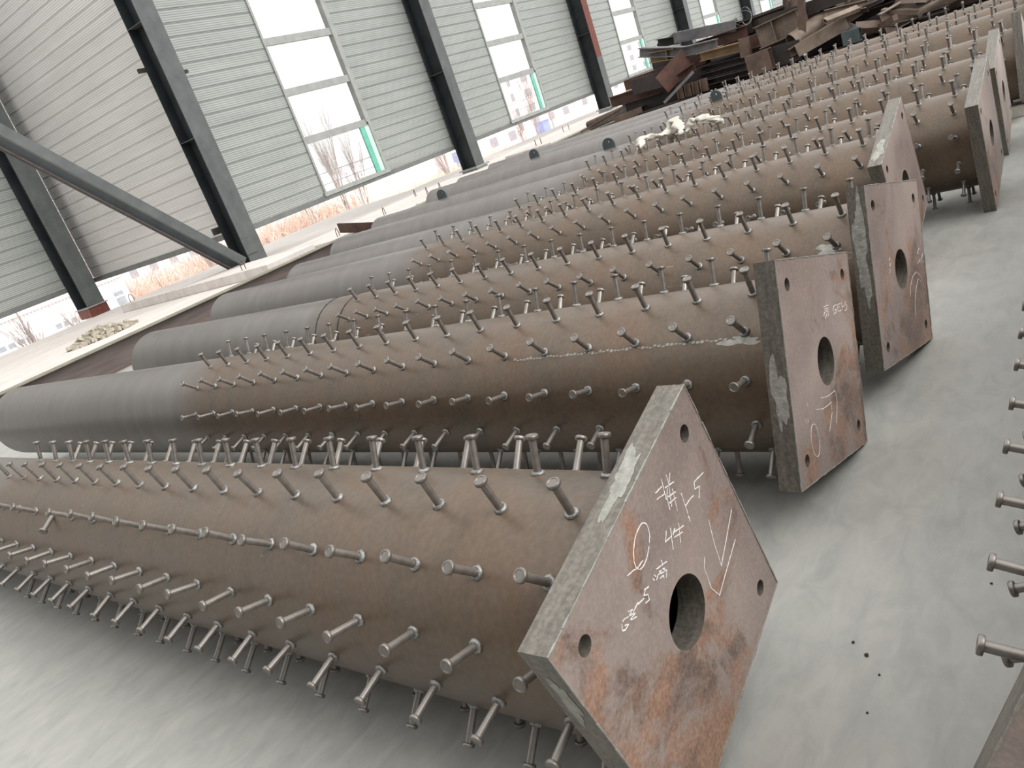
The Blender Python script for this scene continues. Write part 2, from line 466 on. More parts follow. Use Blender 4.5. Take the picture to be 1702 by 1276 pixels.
WX = [13.40, 21.88, 30.85, 40.35, 49.6]
WW = 2.18
ZB, ZT, ZW = 1.12, 9.0, 7.4
bm = bmesh.new()
x = 10.42
for wx in WX + [62.0]:
    panel(bm, (x, WY), (wx, WY), ZB, ZT, (0, 1))
    if wx < 60: panel(bm, (wx, WY), (wx + WW, WY), ZW, ZT, (0, 1))
    x = wx + WW
struct('wall_right', bm, MAT['wall'])
bm = bmesh.new(); panel(bm, (10.40, WY - 0.02), (10.40, 20.78), ZB + 0.02, ZT, (1, 0)); struct('wall_middle', bm, MAT['wall_warm'])
bm = bmesh.new(); panel(bm, (-8, 20.75), (10.38, 20.75), ZB + 0.05, ZT, (0, 1)); struct('wall_left', bm, MAT['wall'])
bm = bmesh.new(); box(bm, 10.5, 62, WY - 0.03, WY + 0.14, 1.00, 1.115); struct('trim_1', bm, MAT['trim'])
bm = bmesh.new(); box(bm, 10.37, 10.52, WY, 20.8, 1.02, 1.135); struct('trim_2', bm, MAT['trim'])
bm = bmesh.new(); box(bm, -8, 10.36, 20.72, 20.9, 1.03, 1.165); struct('trim_3', bm, MAT['trim'])

for i, wx in enumerate(WX):
    w = empty('window_%d' % (i + 1), (wx, WY, ZB)); w['kind'] = 'structure'
    bm = bmesh.new()
    box(bm, -0.06, 0.0, -0.035, 0.10, 0.0, ZW - ZB)          # thin left jamb
    box(bm, WW - 0.03, WW + 0.12, -0.05, 0.10, 1.30, ZW - ZB)  # broad right jamb above the sash
    box(bm, WW + 0.02, WW + 0.12, -0.05, 0.10, 0.0, 1.30)
    box(bm, -0.10, WW + 0.16, -0.06, 0.16, -0.03, 0.07)      # sill
    box(bm, -0.10, WW + 0.16, -0.05, 0.12, ZW - ZB, ZW - ZB + 0.08)
    link('window_frame', to_mesh(bm), MAT['frame'], w)
    zz = [1.22, 2.33, 3.46, 4.60]
    for z in zz:
        box_obj('mullion', 0.0, WW - 0.03, -0.03, 0.07, z, z + 0.16, MAT['frame'], w)
    ed = [0.07] + zz
    tops = zz + [ZW - ZB]
    for k in range(5):
        z0 = ed[k] + (0.16 if k else 0)
        box_obj('window_pane', 0.0, WW - 0.03, 0.03, 0.036, z0, tops[k], MAT['glass'], w)
    box_obj('green_sash', WW - 0.30, WW - 0.13, -0.02, 0.02, 0.07, 1.22, MAT['green'], w)
    box_obj('sash_reveal', WW - 0.13, WW + 0.02, -0.02, 0.05, 0.07, 1.22, MAT['pale_green'], w)

# unseen dark wall added left of the camera to cut the side light
bm = bmesh.new(); panel(bm, (-6.0, -13), (-6.0, 9.0), 0.0, ZT, (-1, 0)); struct('light_blocker_wall', bm, MAT['blocker_dark'])

# ---- steel columns of the hall
def h_column(name, x, y, w, dep, z0, z1, label, red=False, base=None, stubs=True, stiff=(3.05, 5.27)):
    root = empty(name, (x, y, z0))
    tag(root, label, 'column', 'steel columns of the hall')
    H = z1 - z0
    bm = bmesh.new(); box(bm, 0, w, 0, 0.016, 0, H)
    if red:
        bm.free(); bm = bmesh.new(); box(bm, 0, w, 0, 0.016, 0, 1.75)
        link('front_flange', to_mesh(bm), MAT['column'], root)
        u = box_obj('front_flange', 0, w, 0, 0.016, 1.75, H, MAT['primer'], root); u['label'] = 'red primed upper length of the front flange'
    else:
        link('front_flange', to_mesh(bm), MAT['column'], root)
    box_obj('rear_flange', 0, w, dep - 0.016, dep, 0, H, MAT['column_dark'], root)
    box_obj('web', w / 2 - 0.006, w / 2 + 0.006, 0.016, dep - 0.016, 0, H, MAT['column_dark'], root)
    for z in stiff:
        box_obj('stiffener_plate', 0.004, w / 2 - 0.006, 0.016, dep - 0.016, z - z0, z - z0 + 0.012, MAT['column'], root)
    if base == 'grey':
        box_obj('base_plate', -0.12, w + 0.12, -0.10, dep + 0.05, -0.04 - 0.0, 0.0, MAT['base_steel'], root)
        box_obj('base_pedestal', -0.05, w + 0.05, -0.05, dep, -0.34, -0.04, MAT['base_steel'], root)
    if base == 'brown':
        box_obj('base_pedestal', -0.02, w + 0.02, -0.02, dep, -0.24, 0.0, MAT['primer'], root)
        box_obj('base_plate', -0.06, w + 0.06, -0.06, dep + 0.04, 0.0, 0.025, MAT['base_steel'], root)
    return root
h_column('steel_column', 10.20, 14.08, 0.44, 0.52, 0.30, 9.0, 'grey H-section column where the diagonal brace ends, at the panel wall corner')
h_column('steel_column', 18.60, 14.08, 0.42, 0.52, 0.38, 9.0, 'dark H-section column between the first and second window, on a grey pedestal', base='grey')
h_column('steel_column', 27.55, 14.08, 0.42, 0.52, 0.42, 9.0, 'column with red primed front flange beside the left tip of the scrap heap', red=True, base='grey')
h_column('steel_column', 36.85, 14.08, 0.46, 0.52, 0.28, 9.0, 'dark column between third and fourth window rising behind the scrap heap')
h_column('steel_column', 46.10, 14.08, 0.46, 0.52, 0.28, 9.0, 'furthest dark column, between fourth and fifth window, behind the scrap heap')
c0 = h_column('steel_column', 9.60, 20.15, 0.46, 0.58, 0.52, 9.0, 'leftmost grey column, crossed by the diagonal brace, on a brown base block', base='brown', stiff=())
# cleats on the first column
def cleat(x0, x1, y0, y1, z0, z1, label):
    o = box_obj('steel_cleat', x0, x1, y0, y1, z0, z1, MAT['s_dark']); tag(o, label, 'bracket'); return o
root = bpy.data.objects['steel_column']
for nm, bx in (('girt_cleat', (-0.16, 0.02, 0.50, 0.56, 4.19, 4.27)), ('girt_cleat', (0.42, 0.64, 0.14, 0.22, 3.97, 4.03)), ('girt_cleat', (0.43, 0.52, 0.10, 0.16, 3.92, 4.12)), ('girt_cleat', (-0.14, 0.02, 0.50, 0.60, 0.88, 1.02))):
    box_obj(nm, *bx, MAT['s_dark'], root)
bm = bmesh.new()
box(bm, -0.02, 0.26, -0.022, -0.004, 0.30, 0.62)
link('brace_gusset', to_mesh(bm), MAT['column'], root)

# ---- diagonal brace
P0 = Vector((10.06, 14.03, 0.50)); P1 = Vector((3.2, 14.03, 7.765))
br = empty('diagonal_brace', P0); tag(br, 'dark grey diagonal brace of two parallel channels from the column foot up to the left', 'brace')
def member(name, dy, dz, h, t, mat, lip=0.05, L=10.1):
    m = axis_mtx(P0 + Vector((0, dy, dz)), P1 + Vector((0, dy, dz)))
    m = Matrix.Translation(-P0) @ m
    bm = bmesh.new()
    box(bm, 0, L, -t / 2, t / 2, -h / 2, h / 2, 0, m)
    s = 1 if dy < 0.2 else -1
    # flanges of the channel, turned towards the inside of the pair
    x = -1
    box(bm, 0, L, -t / 2 - lip, -t / 2, h / 2 - 0.012, h / 2, 0, m)
    box(bm, 0, L, -t / 2 - lip, -t / 2, -h / 2, -h / 2 + 0.012, 0, m)
    return link(name, to_mesh(bm, name), mat, br)
member('front_channel', 0.03, 0.0, 0.185, 0.012, MAT['column'])
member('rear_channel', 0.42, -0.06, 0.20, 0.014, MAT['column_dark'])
k = member('rear_channel_lip', 0.40, -0.175, 0.03, 0.02, MAT['brown_web'], 0.01); k['label'] = 'brown lower lip of the rear channel'

# ---- floor beams along the edge of the apron
def floor_beam(x0, x1, y, h, w, mat_w, mat_f, label, rot=0.0):
    root = empty('floor_beam', (x0, y, 0), rot); tag(root, label, 'beam')
    L = x1 - x0
    box_obj('web', 0, L, w / 2 - 0.006, w / 2 + 0.006, 0.016, h - 0.016, mat_w, root)
    box_obj('top_flange', 0, L, 0, w, h - 0.016, h, mat_f, root)
    box_obj('bottom_flange', 0, L, 0, w, 0, 0.016, mat_w, root)
    return root
floor_beam(-3.0, 11.9, 11.33, 0.40, 0.26, MAT['brown_web'], MAT['olive'], 'long brown H-beam lying on the floor behind the open pipe ends, left length')
floor_beam(12.0, 34.0, 11.45, 0.34, 0.22, MAT['olive'], MAT['olive'], 'H-beam with sunlit side toned olive, lying on the floor in line with the brown one, right length', radians(-1.2))  # olive web paints in the sunlit side of this length
# tilted rusty flat across the beam
m = axis_mtx((10.35, 11.36, 0.58), (9.35, 8.3, 0.31), 0.0)
bm = bmesh.new(); box(bm, 0, (Vector((10.35, 11.36, 0.58)) - Vector((9.35, 8.3, 0.31))).length, -0.012, 0.012, -0.09, 0.09, 0, m)
rb = link('rusty_flat_bar', to_mesh(bm), MAT['s_rust']); tag(rb, 'short rusty flat bar on edge resting across the floor beam', 'flat bar')

# ---- precast slabs with lifting loops
def loop_bm():
    bm = bmesh.new()
    pts = [(-0.06, 0, 0), (-0.06, 0, 0.10), (-0.035, 0, 0.15), (0.0, 0, 0.17), (0.035, 0, 0.15), (0.06, 0, 0.10), (0.06, 0, 0)]
    for a, b in zip(pts, pts[1:]): tube(bm, a, b, 0.008, n=6)
    return bm
LOOP = to_mesh(loop_bm(), 'loop'); LOOP.materials.append(MAT['s_rust'])
def slab(x0, x1, y0, y1, z0, z1, label, loops):
    root = empty('precast_slab', (x0, y0, z0)); tag(root, label, 'slab', 'precast slabs on the apron')
    box_obj('slab_body', 0, x1 - x0, 0, y1 - y0, 0, z1 - z0, MAT['apron'], root, 0.01)
    for (lx, ly, a) in loops:
        o = bpy.data.objects.new('lifting_loop', LOOP); COL.objects.link(o); o.parent = root
        o.location = (lx - x0, ly - y0, z1 - z0); o.rotation_euler = (0, 0, a)
slab(8.95, 10.15, 11.97, 17.4, 0.28, 0.46, 'pale raised precast slab left of the braced column, grey front edge showing', [(9.05, 17.0, 0.3), (9.10, 12.85, 0.3)])
slab(10.9, 13.3, 11.97, 13.9, 0.28, 0.335, 'pale precast slab with two lifting loops just right of the braced column', [(11.3, 12.5, 0.4), (12.9, 12.6, 0.4)])
slab(13.35, 17.7, 11.97, 13.9, 0.28, 0.335, 'pale precast slab with paired lifting loops below the first window', [(14.9, 12.95, 0.5), (15.0, 12.6, 0.5), (15.3, 13.7, 0.5)])
slab(19.4, 25.5, 11.97, 13.6, 0.28, 0.335, 'pale precast slab with two pairs of loops right of the second column', [(19.9, 12.78, 0.5), (20.0, 12.65, 0.5), (22.3, 13.2, 0.5), (22.5, 13.1, 0.5)])

# rubble on the apron
random.seed(5)
bm = bmesh.new()
for i in range(240):
    t = random.random(); a = random.random() * 2 * pi; r = (random.random() ** 0.7)
    px = 6.75 + 0.62 * r * cos(a); py = 14.15 + 0.42 * r * sin(a)
    h = 0.20 * (1 - r) ** 0.8 + 0.02
    s = 0.025 + 0.045 * random.random()
    m = Matrix.Translation((px, py, 0.28 + h * random.random() * 0.9)) @ Matrix.Rotation(random.random() * 3, 4, Vector((random.random(), random.random(), random.random() + 0.1)).normalized())
    box(bm, -s, s, -s * 0.8, s * 0.8, -s * 0.5, s * 0.5, 0, m)
o = link('rubble_pile', to_mesh(bm), MAT['rubble']); tag(o, 'small heap of broken tan rubble on the pale apron near the leftmost column', 'rubble', kind='stuff')

# ================================================================== OUTSIDE
# shed
sh = empty('corrugated_shed', (15.0, 45.0, -3.5)); tag(sh, 'white corrugated shed with windows seen below the wall beside the leftmost column', 'building')
bm = bmesh.new()
n = 90; L = 8.9
for k in range(n):
    x0 = k * L / n; x1 = x0 + L / n
    d = 0.0 if k % 2 else 0.05
    vs = [bm.verts.new(v) for v in ((x0, d, 0), (x1, d, 0), (x1, d, 3.75), (x0, d, 3.75))]; bm.faces.new(vs)
    vs = [bm.verts.new(v) for v in ((x1, 0, 0), (x1, 0.05, 0), (x1, 0.05, 3.75), (x1, 0, 3.75))]; bm.faces.new(vs)
box(bm, 0, L, 0.06, 12, 0, 3.74)
me = bpy.data.meshes.new('w'); bm.to_mesh(me); bm.free()
link('shed_wall', me, MAT['white_wall'], sh)
box_obj('shed_roof', -0.2, L + 0.2, -0.15, 12.2, 3.75, 3.92, MAT['pink_wall'], sh)
box_obj('corner_flashing', L, L + 0.12, -0.04, 0.1, 0, 3.75, MAT['white_wall'], sh)
def shed_window(x, z, w, h, n):
    bm = bmesh.new(); box(bm, x, x + w, -0.06, 0.0, z, z + h); f = link('shed_window', to_mesh(bm), MAT['white_wall'], sh)
    for i in range(n):
        bm = bmesh.new(); box(bm, x + 0.08 + i * w / n, x + (i + 1) * w / n - 0.06, -0.075, -0.05, z + 0.08, z + h * 0.55); link('pane', to_mesh(bm), MAT['window_dark'], f)
        bm = bmesh.new(); box(bm, x + 0.08 + i * w / n, x + (i + 1) * w / n - 0.06, -0.075, -0.05, z + h * 0.68, z + h - 0.06); link('pane', to_mesh(bm), MAT['window_dark'], f)
shed_window(1.2, 1.7, 2.0, 1.0, 4)
shed_window(4.3, 1.7, 1.8, 1.0, 4)
shed_window(8.0, 2.2, 0.7, 0.9, 1)

# dry shrubs: nobody could count the stems
def shrub_band(x0, x1, y0, y1, zt, n, mat, label, seed):
    random.seed(seed)
    bm = bmesh.new()
    for i in range(n):
        x = x0 + (x1 - x0) * random.random(); y = y0 + (y1 - y0) * random.random()
        h = (zt + 3.5) * (0.72 + 0.28 * random.random())
        p = Vector((x, y, -3.5)); q = p + Vector((random.uniform(-.5, .5), random.uniform(-.5, .5), h))
        tube(bm, p, q, 0.055, 0.012, n=3, cap=False)
        for j in range(4):
            t = 0.35 + 0.55 * random.random(); b = p.lerp(q, t)
            tube(bm, b, b + Vector((random.uniform(-.6, .6), random.uniform(-.6, .6), random.uniform(.3, .9))), 0.028, 0.008, n=3, cap=False)
    o = link('dry_shrubs', to_mesh(bm), mat); tag(o, label, 'shrubs', kind='stuff')
shrub_band(26.5, 48, 48, 56, -0.2, 900, MAT['shrub'], 'rust-coloured thicket of bare shrubs beyond the apron, left of the first window', 1)
shrub_band(40, 64, 42, 46, -1.3, 420, MAT['shrub_yellow'], 'yellowish thicket of dry shrubs below the first window', 2)

# bare trees
def tree(x, y, h, seed, label, spread=0.35, z0=-3.5, r=0.10):
    random.seed(seed)
    bm = bmesh.new()
    def grow(p, d, l, r, lev):
        q = p + d * l
        tube(bm, p, q, r, r * 0.62, n=5, cap=False)
        if lev == 0: return
        for k in range(3 if lev > 1 else 2):
            t = 0.45 + 0.5 * random.random()
            nd = (d + Vector((random.uniform(-1, 1), random.uniform(-1, 1), random.uniform(0, .5))) * spread).normalized()
            grow(p.lerp(q, t), nd, l * random.uniform(0.5, 0.75), r * 0.5, lev - 1)
        grow(q, (d + Vector((random.uniform(-.2, .2), random.uniform(-.2, .2), 0))).normalized(), l * 0.7, r * 0.6, lev - 1)
    for s in range(2):
        grow(Vector((0, 0, 0)), Vector((random.uniform(-.12, .12), random.uniform(-.12, .12), 1)).normalized(), h * 0.42, r, 4)
    o = link('bare_tree', to_mesh(bm), MAT['bark'], None, (x, y, z0)); tag(o, label, 'tree', 'bare trees outside'); return o
tree(12.4, 30.5, 4.0, 11, 'bare tree in front of the white shed, nearest the left picture edge', 0.35, r=0.06)
tree(14.9, 33.0, 3.4, 12, 'small bare tree in front of the shed windows, left of the leftmost column', 0.3, r=0.06)
tree(36.6, 38.5, 8.0, 13, 'tall bare tree in the right part of the lowest pane of the first window', 0.20, r=0.07)
tree(33.6, 38.5, 7.2, 14, 'bare tree in the left part of the lowest pane of the first window', 0.16, r=0.05)
tree(39.8, 40.5, 6.6, 15, 'bare tree beside the green sash of the first window', 0.18, r=0.06)
tree(28.5, 43.0, 4.0, 16, 'bare tree standing in the rust-coloured thicket left of the braced column', 0.25, r=0.06)
tree(47.0, 38.0, 5.6, 17, 'bare tree seen under the wall between first window and second column', 0.25, r=0.06)
tree(51.5, 38.5, 5.6, 18, 'slim bare tree seen under the wall just left of the second column', 0.18, r=0.05)
tree(57.5, 38.0, 5.0, 19, 'low bare tree seen right beside the left edge of the second column', 0.22, r=0.05)
tree(76.0, 48.0, 7.5, 20, 'bare tree in the lowest pane of the second window', 0.18, r=0.07)

# utility poles with wires
def pole(x, y, h, label):
    root = empty('utility_pole', (x, y, -3.5)); tag(root, label, 'pole', 'utility poles outside')
    bm = bmesh.new(); tube(bm, (0, 0, 0), (0, 0, h), 0.11, 0.07, 8); link('pole_shaft', to_mesh(bm), MAT['bark'], root)
    box_obj('crossarm', -0.9, 0.9, -0.05, 0.05, h - 0.7, h - 0.58, MAT['bark'], root)
    return root
pole(66.0, 50.5, 5.6, 'grey utility pole outside, under the wall left of the second column')
pole(86.0, 52.0, 8.6, 'grey utility pole seen in the lowest pane of the second window')
def wire(p0, p1, sag, label):
    bm = bmesh.new(); p0 = Vector(p0); p1 = Vector(p1); n = 10
    pts = [p0.lerp(p1, i / n) - Vector((0, 0, sag * 4 * (i / n) * (1 - i / n))) for i in range(n + 1)]
    for a, b in zip(pts, pts[1:]): tube(bm, a, b, 0.022, n=4)
    o = link('power_line', to_mesh(bm), MAT['wire']); tag(o, label, 'power line')
wire((20, 36, 4.15), (100, 54, 5.6), 0.5, 'highest thin black power line crossing the lowest window panes')
wire((20, 35.6, 1.9), (100, 54, 2.4), 0.4, 'middle thin black power line crossing the lowest pane of the first window')
wire((20, 35.2, 1.25), (100, 54, 1.6), 0.4, 'lowest thin black power line crossing the first window just above the sill')

# far housing blocks and sheds
def block(x, y, w, dpt, h, label, nx, nz, mat=None, roof=None):
    root = empty('apartment_block', (x, y, -3.5), radians(-38)); tag(root, label, 'building', 'far apartment blocks')
    box_obj('block_wall', -w / 2, w / 2, 0, dpt, 0, h, mat or MAT['pink_wall'], root)
    if roof: box_obj('block_roof', -w / 2 - .3, w / 2 + .3, -.3, dpt + .3, h, h + .4, roof, root)
    me = None
    for i in range(nx):
        for j in range(nz):
            if me is None:
                bm = bmesh.new(); box(bm, -0.55, 0.55, -0.08, 0.02, 0, 1.3); me = to_mesh(bm); me.materials.append(MAT['far_pane'])
            o = bpy.data.objects.new('block_window', me); COL.objects.link(o); o.parent = root
            o.location = (-w / 2 + (i + 0.5) * w / nx, 0, 0.8 + j * 2.6)
block(96, 70, 12, 8, 10.5, 'pale apartment block with dark windows just right of the second column', 4, 4)
block(120, 84, 12, 8, 11.5, 'pale apartment block below the left side of the second window', 4, 4)
block(130, 80, 12, 8, 11.5, 'pale apartment block below the sill of the second window', 4, 4)
block(148, 86, 13, 8, 12.0, 'pale apartment block below the wall right of the second window', 4, 4)
block(170, 92, 14, 8, 12.0, 'pale apartment block near the left edge of the red primed column', 5, 4)
block(100, 130, 30, 8, 11.0, 'long pale block far behind the rust-coloured shrubs', 10, 4)
block(60, 118, 36, 8, 10.0, 'long pale block on the horizon above the rust-coloured thicket', 12, 4)
block(205, 100, 20, 8, 12.0, 'pale block seen between the red primed column and the scrap heap', 6, 4)
for i, (x, y, w, h, lab) in enumerate(((89.0, 68.6, 1.0, 1.6, 'small blue shed outside at the left edge of the second column'), (108.6, 66.8, 1.1, 1.7, 'small blue shed outside just right of the second column'), (170, 99, 9, 7.4, 'blue roofed shed behind the lowest pane of the second window'))):
    r = empty('blue_shed', (x, y, -3.5), radians(-38)); tag(r, lab, 'shed')
    box_obj('shed_wall', -w / 2, w / 2, 0, 4, 0, h, MAT['blue'], r)
    box_obj('shed_roof', -w / 2 - .1, w / 2 + .1, -.1, 4.1, h, h + .12, MAT['blue'], r)
bm = bmesh.new()
N = 60; prev = None
for i in range(N + 1):
    a = radians(5 + 80 * i / N); R = 420
    hgt = 1.0 + 6 * abs(sin(i * 0.37) * cos(i * 0.11 + 1))
    p = (R * cos(a), R * sin(a)); q = ((R + 60) * cos(a), (R + 60) * sin(a))
    cur = (bm.verts.new((*p, -3.6)), bm.verts.new((*q, -3.5 + hgt + 2)))
    if prev: bm.faces.new((prev[0], cur[0], cur[1], prev[1]))
    prev = cur
o = link('distant_hills', to_mesh(bm), MAT['hill']); o['kind'] = 'structure'

# ================================================================== PIPE PILES WITH SHEAR STUDS
R_PIPE = 0.300
S_PL = 0.70
T_PL = 0.0675

def stud_mesh(with_collar, seed=0):
    bm = bmesh.new()
    if with_collar: lathe(bm, [(0.0, -0.004), (0.0155, -0.004), (0.0155, 0.004), (0.012, 0.0075), (0.0095, 0.0078)], 10, 1)
    lathe(bm, [(0.0095, -0.004), (0.0095, 0.089), (0.0155, 0.090), (0.0165, 0.0915), (0.0165, 0.0975), (0.0150, 0.0995), (0.0118, 0.0998), (0.0105, 0.0985), (0.0, 0.0985)], 14)
    me = to_mesh(bm, 'stud', True, 40)
    me.materials.append(MAT['stud']); me.materials.append(MAT['weld'])
    return me
def collar_mesh(seed):
    random.seed(seed)
    bm = bmesh.new()
    prof = [(0.0, -0.004), (0.0165, -0.004), (0.0168, 0.003), (0.0140, 0.0075), (0.0110, 0.0085), (0.0090, 0.0078)]
    lathe(bm, prof, 14)
    for v in bm.verts:
        k = 1 + random.uniform(-.12, .14)
        v.co.x *= k; v.co.y *= k; v.co.z += random.uniform(-.0012, .0014)
    me = to_mesh(bm, 'collar', True)
    me.materials.append(MAT['weld'])
    return me
STUD = stud_mesh(False); STUD_W = stud_mesh(True)
COLLARS = [collar_mesh(i) for i in range(3)]

_pm = {}
def pipe_mesh(L_PIPE):
    if L_PIPE in _pm: return _pm[L_PIPE]
    bm = bmesh.new()
    n = 96; ri = R_PIPE - 0.012
    ys = [0.0] + [L_PIPE * k / 14 for k in range(1, 15)]
    out = [[bm.verts.new((R_PIPE * cos(2 * pi * i / n), y, R_PIPE * sin(2 * pi * i / n))) for i in range(n)] for y in ys]
    inn = [[bm.verts.new((ri * cos(2 * pi * i / n), y, ri * sin(2 * pi * i / n))) for i in range(n)] for y in (0.0, L_PIPE)]
    for A, B in list(zip(out, out[1:])) + [(inn[1], inn[0]), (out[-1], inn[1]), (inn[0], out[0])]:
        for i in range(n):
            j = (i + 1) % n
            bm.faces.new((A[i], A[j], B[j], B[i]))
    me = to_mesh(bm, 'pipe', True, 40)
    me.materials.append(MAT['pipe'])
    _pm[L_PIPE] = me
    return me

def plate_mesh():
    """square plate, front face at y=0, body to y=T_PL, local x right, z up"""
    bm = bmesh.new()
    h = S_PL / 2
    holes = [(0, 0, 0.0815, 56)] + [(sx * 0.273, sz * 0.273, 0.0205, 24) for sx in (-1, 1) for sz in (-1, 1)]
    loops = []
    def ring(pts):
        vs = [bm.verts.new((x, 0, z)) for x, z in pts]
        es = [bm.edges.new((vs[i], vs[(i + 1) % len(vs)])) for i in range(len(vs))]
        return es
    edges = ring([(-h, -h), (h, -h), (h, h), (-h, h)])
    for cx, cz, r, n in holes:
        edges += ring([(cx + r * cos(2 * pi * i / n), cz + r * sin(2 * pi * i / n)) for i in range(n)])
    bmesh.ops.triangle_fill(bm, use_beauty=True, use_dissolve=False, edges=edges)
    front = list(bm.faces)
    ex = bmesh.ops.extrude_face_region(bm, geom=front)
    for v in [g for g in ex['geom'] if isinstance(g, bmesh.types.BMVert)]: v.co.y = T_PL
    bmesh.ops.recalc_face_normals(bm, faces=bm.faces)
    for f in bm.faces: f.material_index = 0 if abs(f.normal.y) > 0.5 else 1
    me = bpy.data.meshes.new('plate'); bm.to_mesh(me); bm.free()
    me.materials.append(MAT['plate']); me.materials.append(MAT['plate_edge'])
    return me
PLATE = plate_mesh()
def wedge_mesh(seed, w=0.0021):
    """a thin bright worn arris round the front of the plate"""
    random.seed(seed); bm = bmesh.new(); h = S_PL / 2
    c = [(-h, -h), (h, -h), (h, h), (-h, h)]
    for i in range(4):
        a = Vector((c[i][0], -0.0004, c[i][1])); b = Vector((c[(i + 1) % 4][0], -0.0004, c[(i + 1) % 4][1]))
        n = 24
        for k in range(n):
            r = w * random.uniform(0.4, 1.35)
            tube(bm, a.lerp(b, k / n), a.lerp(b, (k + 1) / n), r, n=4)
    me = to_mesh(bm, 'arris'); me.materials.append(MAT['scrape']); return me
ARRIS = wedge_mesh(3)

def lug_mesh():
    bm = bmesh.new()
    # plate lug standing along the pipe, round top with an eye
    r, t = 0.078, 0.022
    n = 20; hz = 0.035; hr = 0.013
    out = [(-r, -0.02), (r, -0.02)] + [(r * cos(pi * i / n), 0.045 + r * sin(pi * i / n)) for i in range(n + 1)]
    vs = [bm.verts.new((0, y, z)) for y, z in out]
    es = [bm.edges.new((vs[i], vs[(i + 1) % len(vs)])) for i in range(len(vs))]
    hs = [bm.verts.new((0, -0.012 + hr * cos(2 * pi * i / 12), 0.075 + hr * sin(2 * pi * i / 12))) for i in range(12)]
    es += [bm.edges.new((hs[i], hs[(i + 1) % 12])) for i in range(12)]
    bmesh.ops.triangle_fill(bm, use_beauty=True, use_dissolve=False, edges=es)
    ex = bmesh.ops.extrude_face_region(bm, geom=list(bm.faces))
    for v in [g for g in ex['geom'] if isinstance(g, bmesh.types.BMVert)]: v.co.x = t
    me = to_mesh(bm, 'lug'); me.materials.append(MAT['s_teal']); return me
LUG = lug_mesh()

def strokes_mesh(strokes, w=0.0021, seed=1):
    """chalk lines on the plate's front; strokes are (x right, z up) lists"""
    random.seed(seed); bm = bmesh.new()
    for st in strokes:
        pts = []
        for a, b in zip(st, st[1:]):
            a = Vector(a); b = Vector(b); n = max(1, int((b - a).length / 0.006))
            for k in range(n): pts.append(a.lerp(b, k / n) + Vector((random.uniform(-.0006, .0006), random.uniform(-.0006, .0006))))
        pts.append(Vector(st[-1]))
        for a, b in zip(pts, pts[1:]):
            if (b - a).length < 1e-5 or random.random() < 0.015: continue
            d = (b - a).normalized(); nn = Vector((-d.y, d.x)) * w * 0.5 * random.uniform(0.6, 1.3)
            q = [a - nn - d * .0006, b - nn + d * .0006, b + nn + d * .0006, a + nn - d * .0006]
            lo = [bm.verts.new((p.x, -0.0001, p.y)) for p in q]; hi = [bm.verts.new((p.x, -0.0009, p.y)) for p in q]
            bm.faces.new(hi)
            for i in range(4): bm.faces.new((lo[i], lo[(i + 1) % 4], hi[(i + 1) % 4], hi[i]))
    me = to_mesh(bm, 'chalk'); me.materials.append(MAT['chalk']); return me

def cam_px(p):
    q = p - CAM_LOC
    z = q.dot(f_)
    if z < 0.15: return None
    return (851 + F_PX * q.dot(r_) / z, 638 + F_PX * q.dot(d_) / z, z)

def blob(bm, fn, cx, cy, rx, ry, seed, n=26, jag=0.35):
    random.seed(seed); n = n * 2
    c = bm.verts.new(fn(cx, cy)); ring = []
    ph = [random.uniform(0, 6.28) for _ in range(4)]
    for i in range(n):
        a = 2 * pi * i / n; k = 1 + jag * (0.5 * sin(2 * a + ph[0]) + 0.45 * sin(3 * a + ph[1]) + 0.35 * sin(5 * a + ph[2]) + 0.2 * sin(9 * a + ph[3])) + random.uniform(-jag, jag) * 0.22
        ring.append(bm.verts.new(fn(cx + rx * k * cos(a), cy + ry * k * sin(a))))
    for i in range(n): bm.faces.new((c, ring[i], ring[(i + 1) % n]))

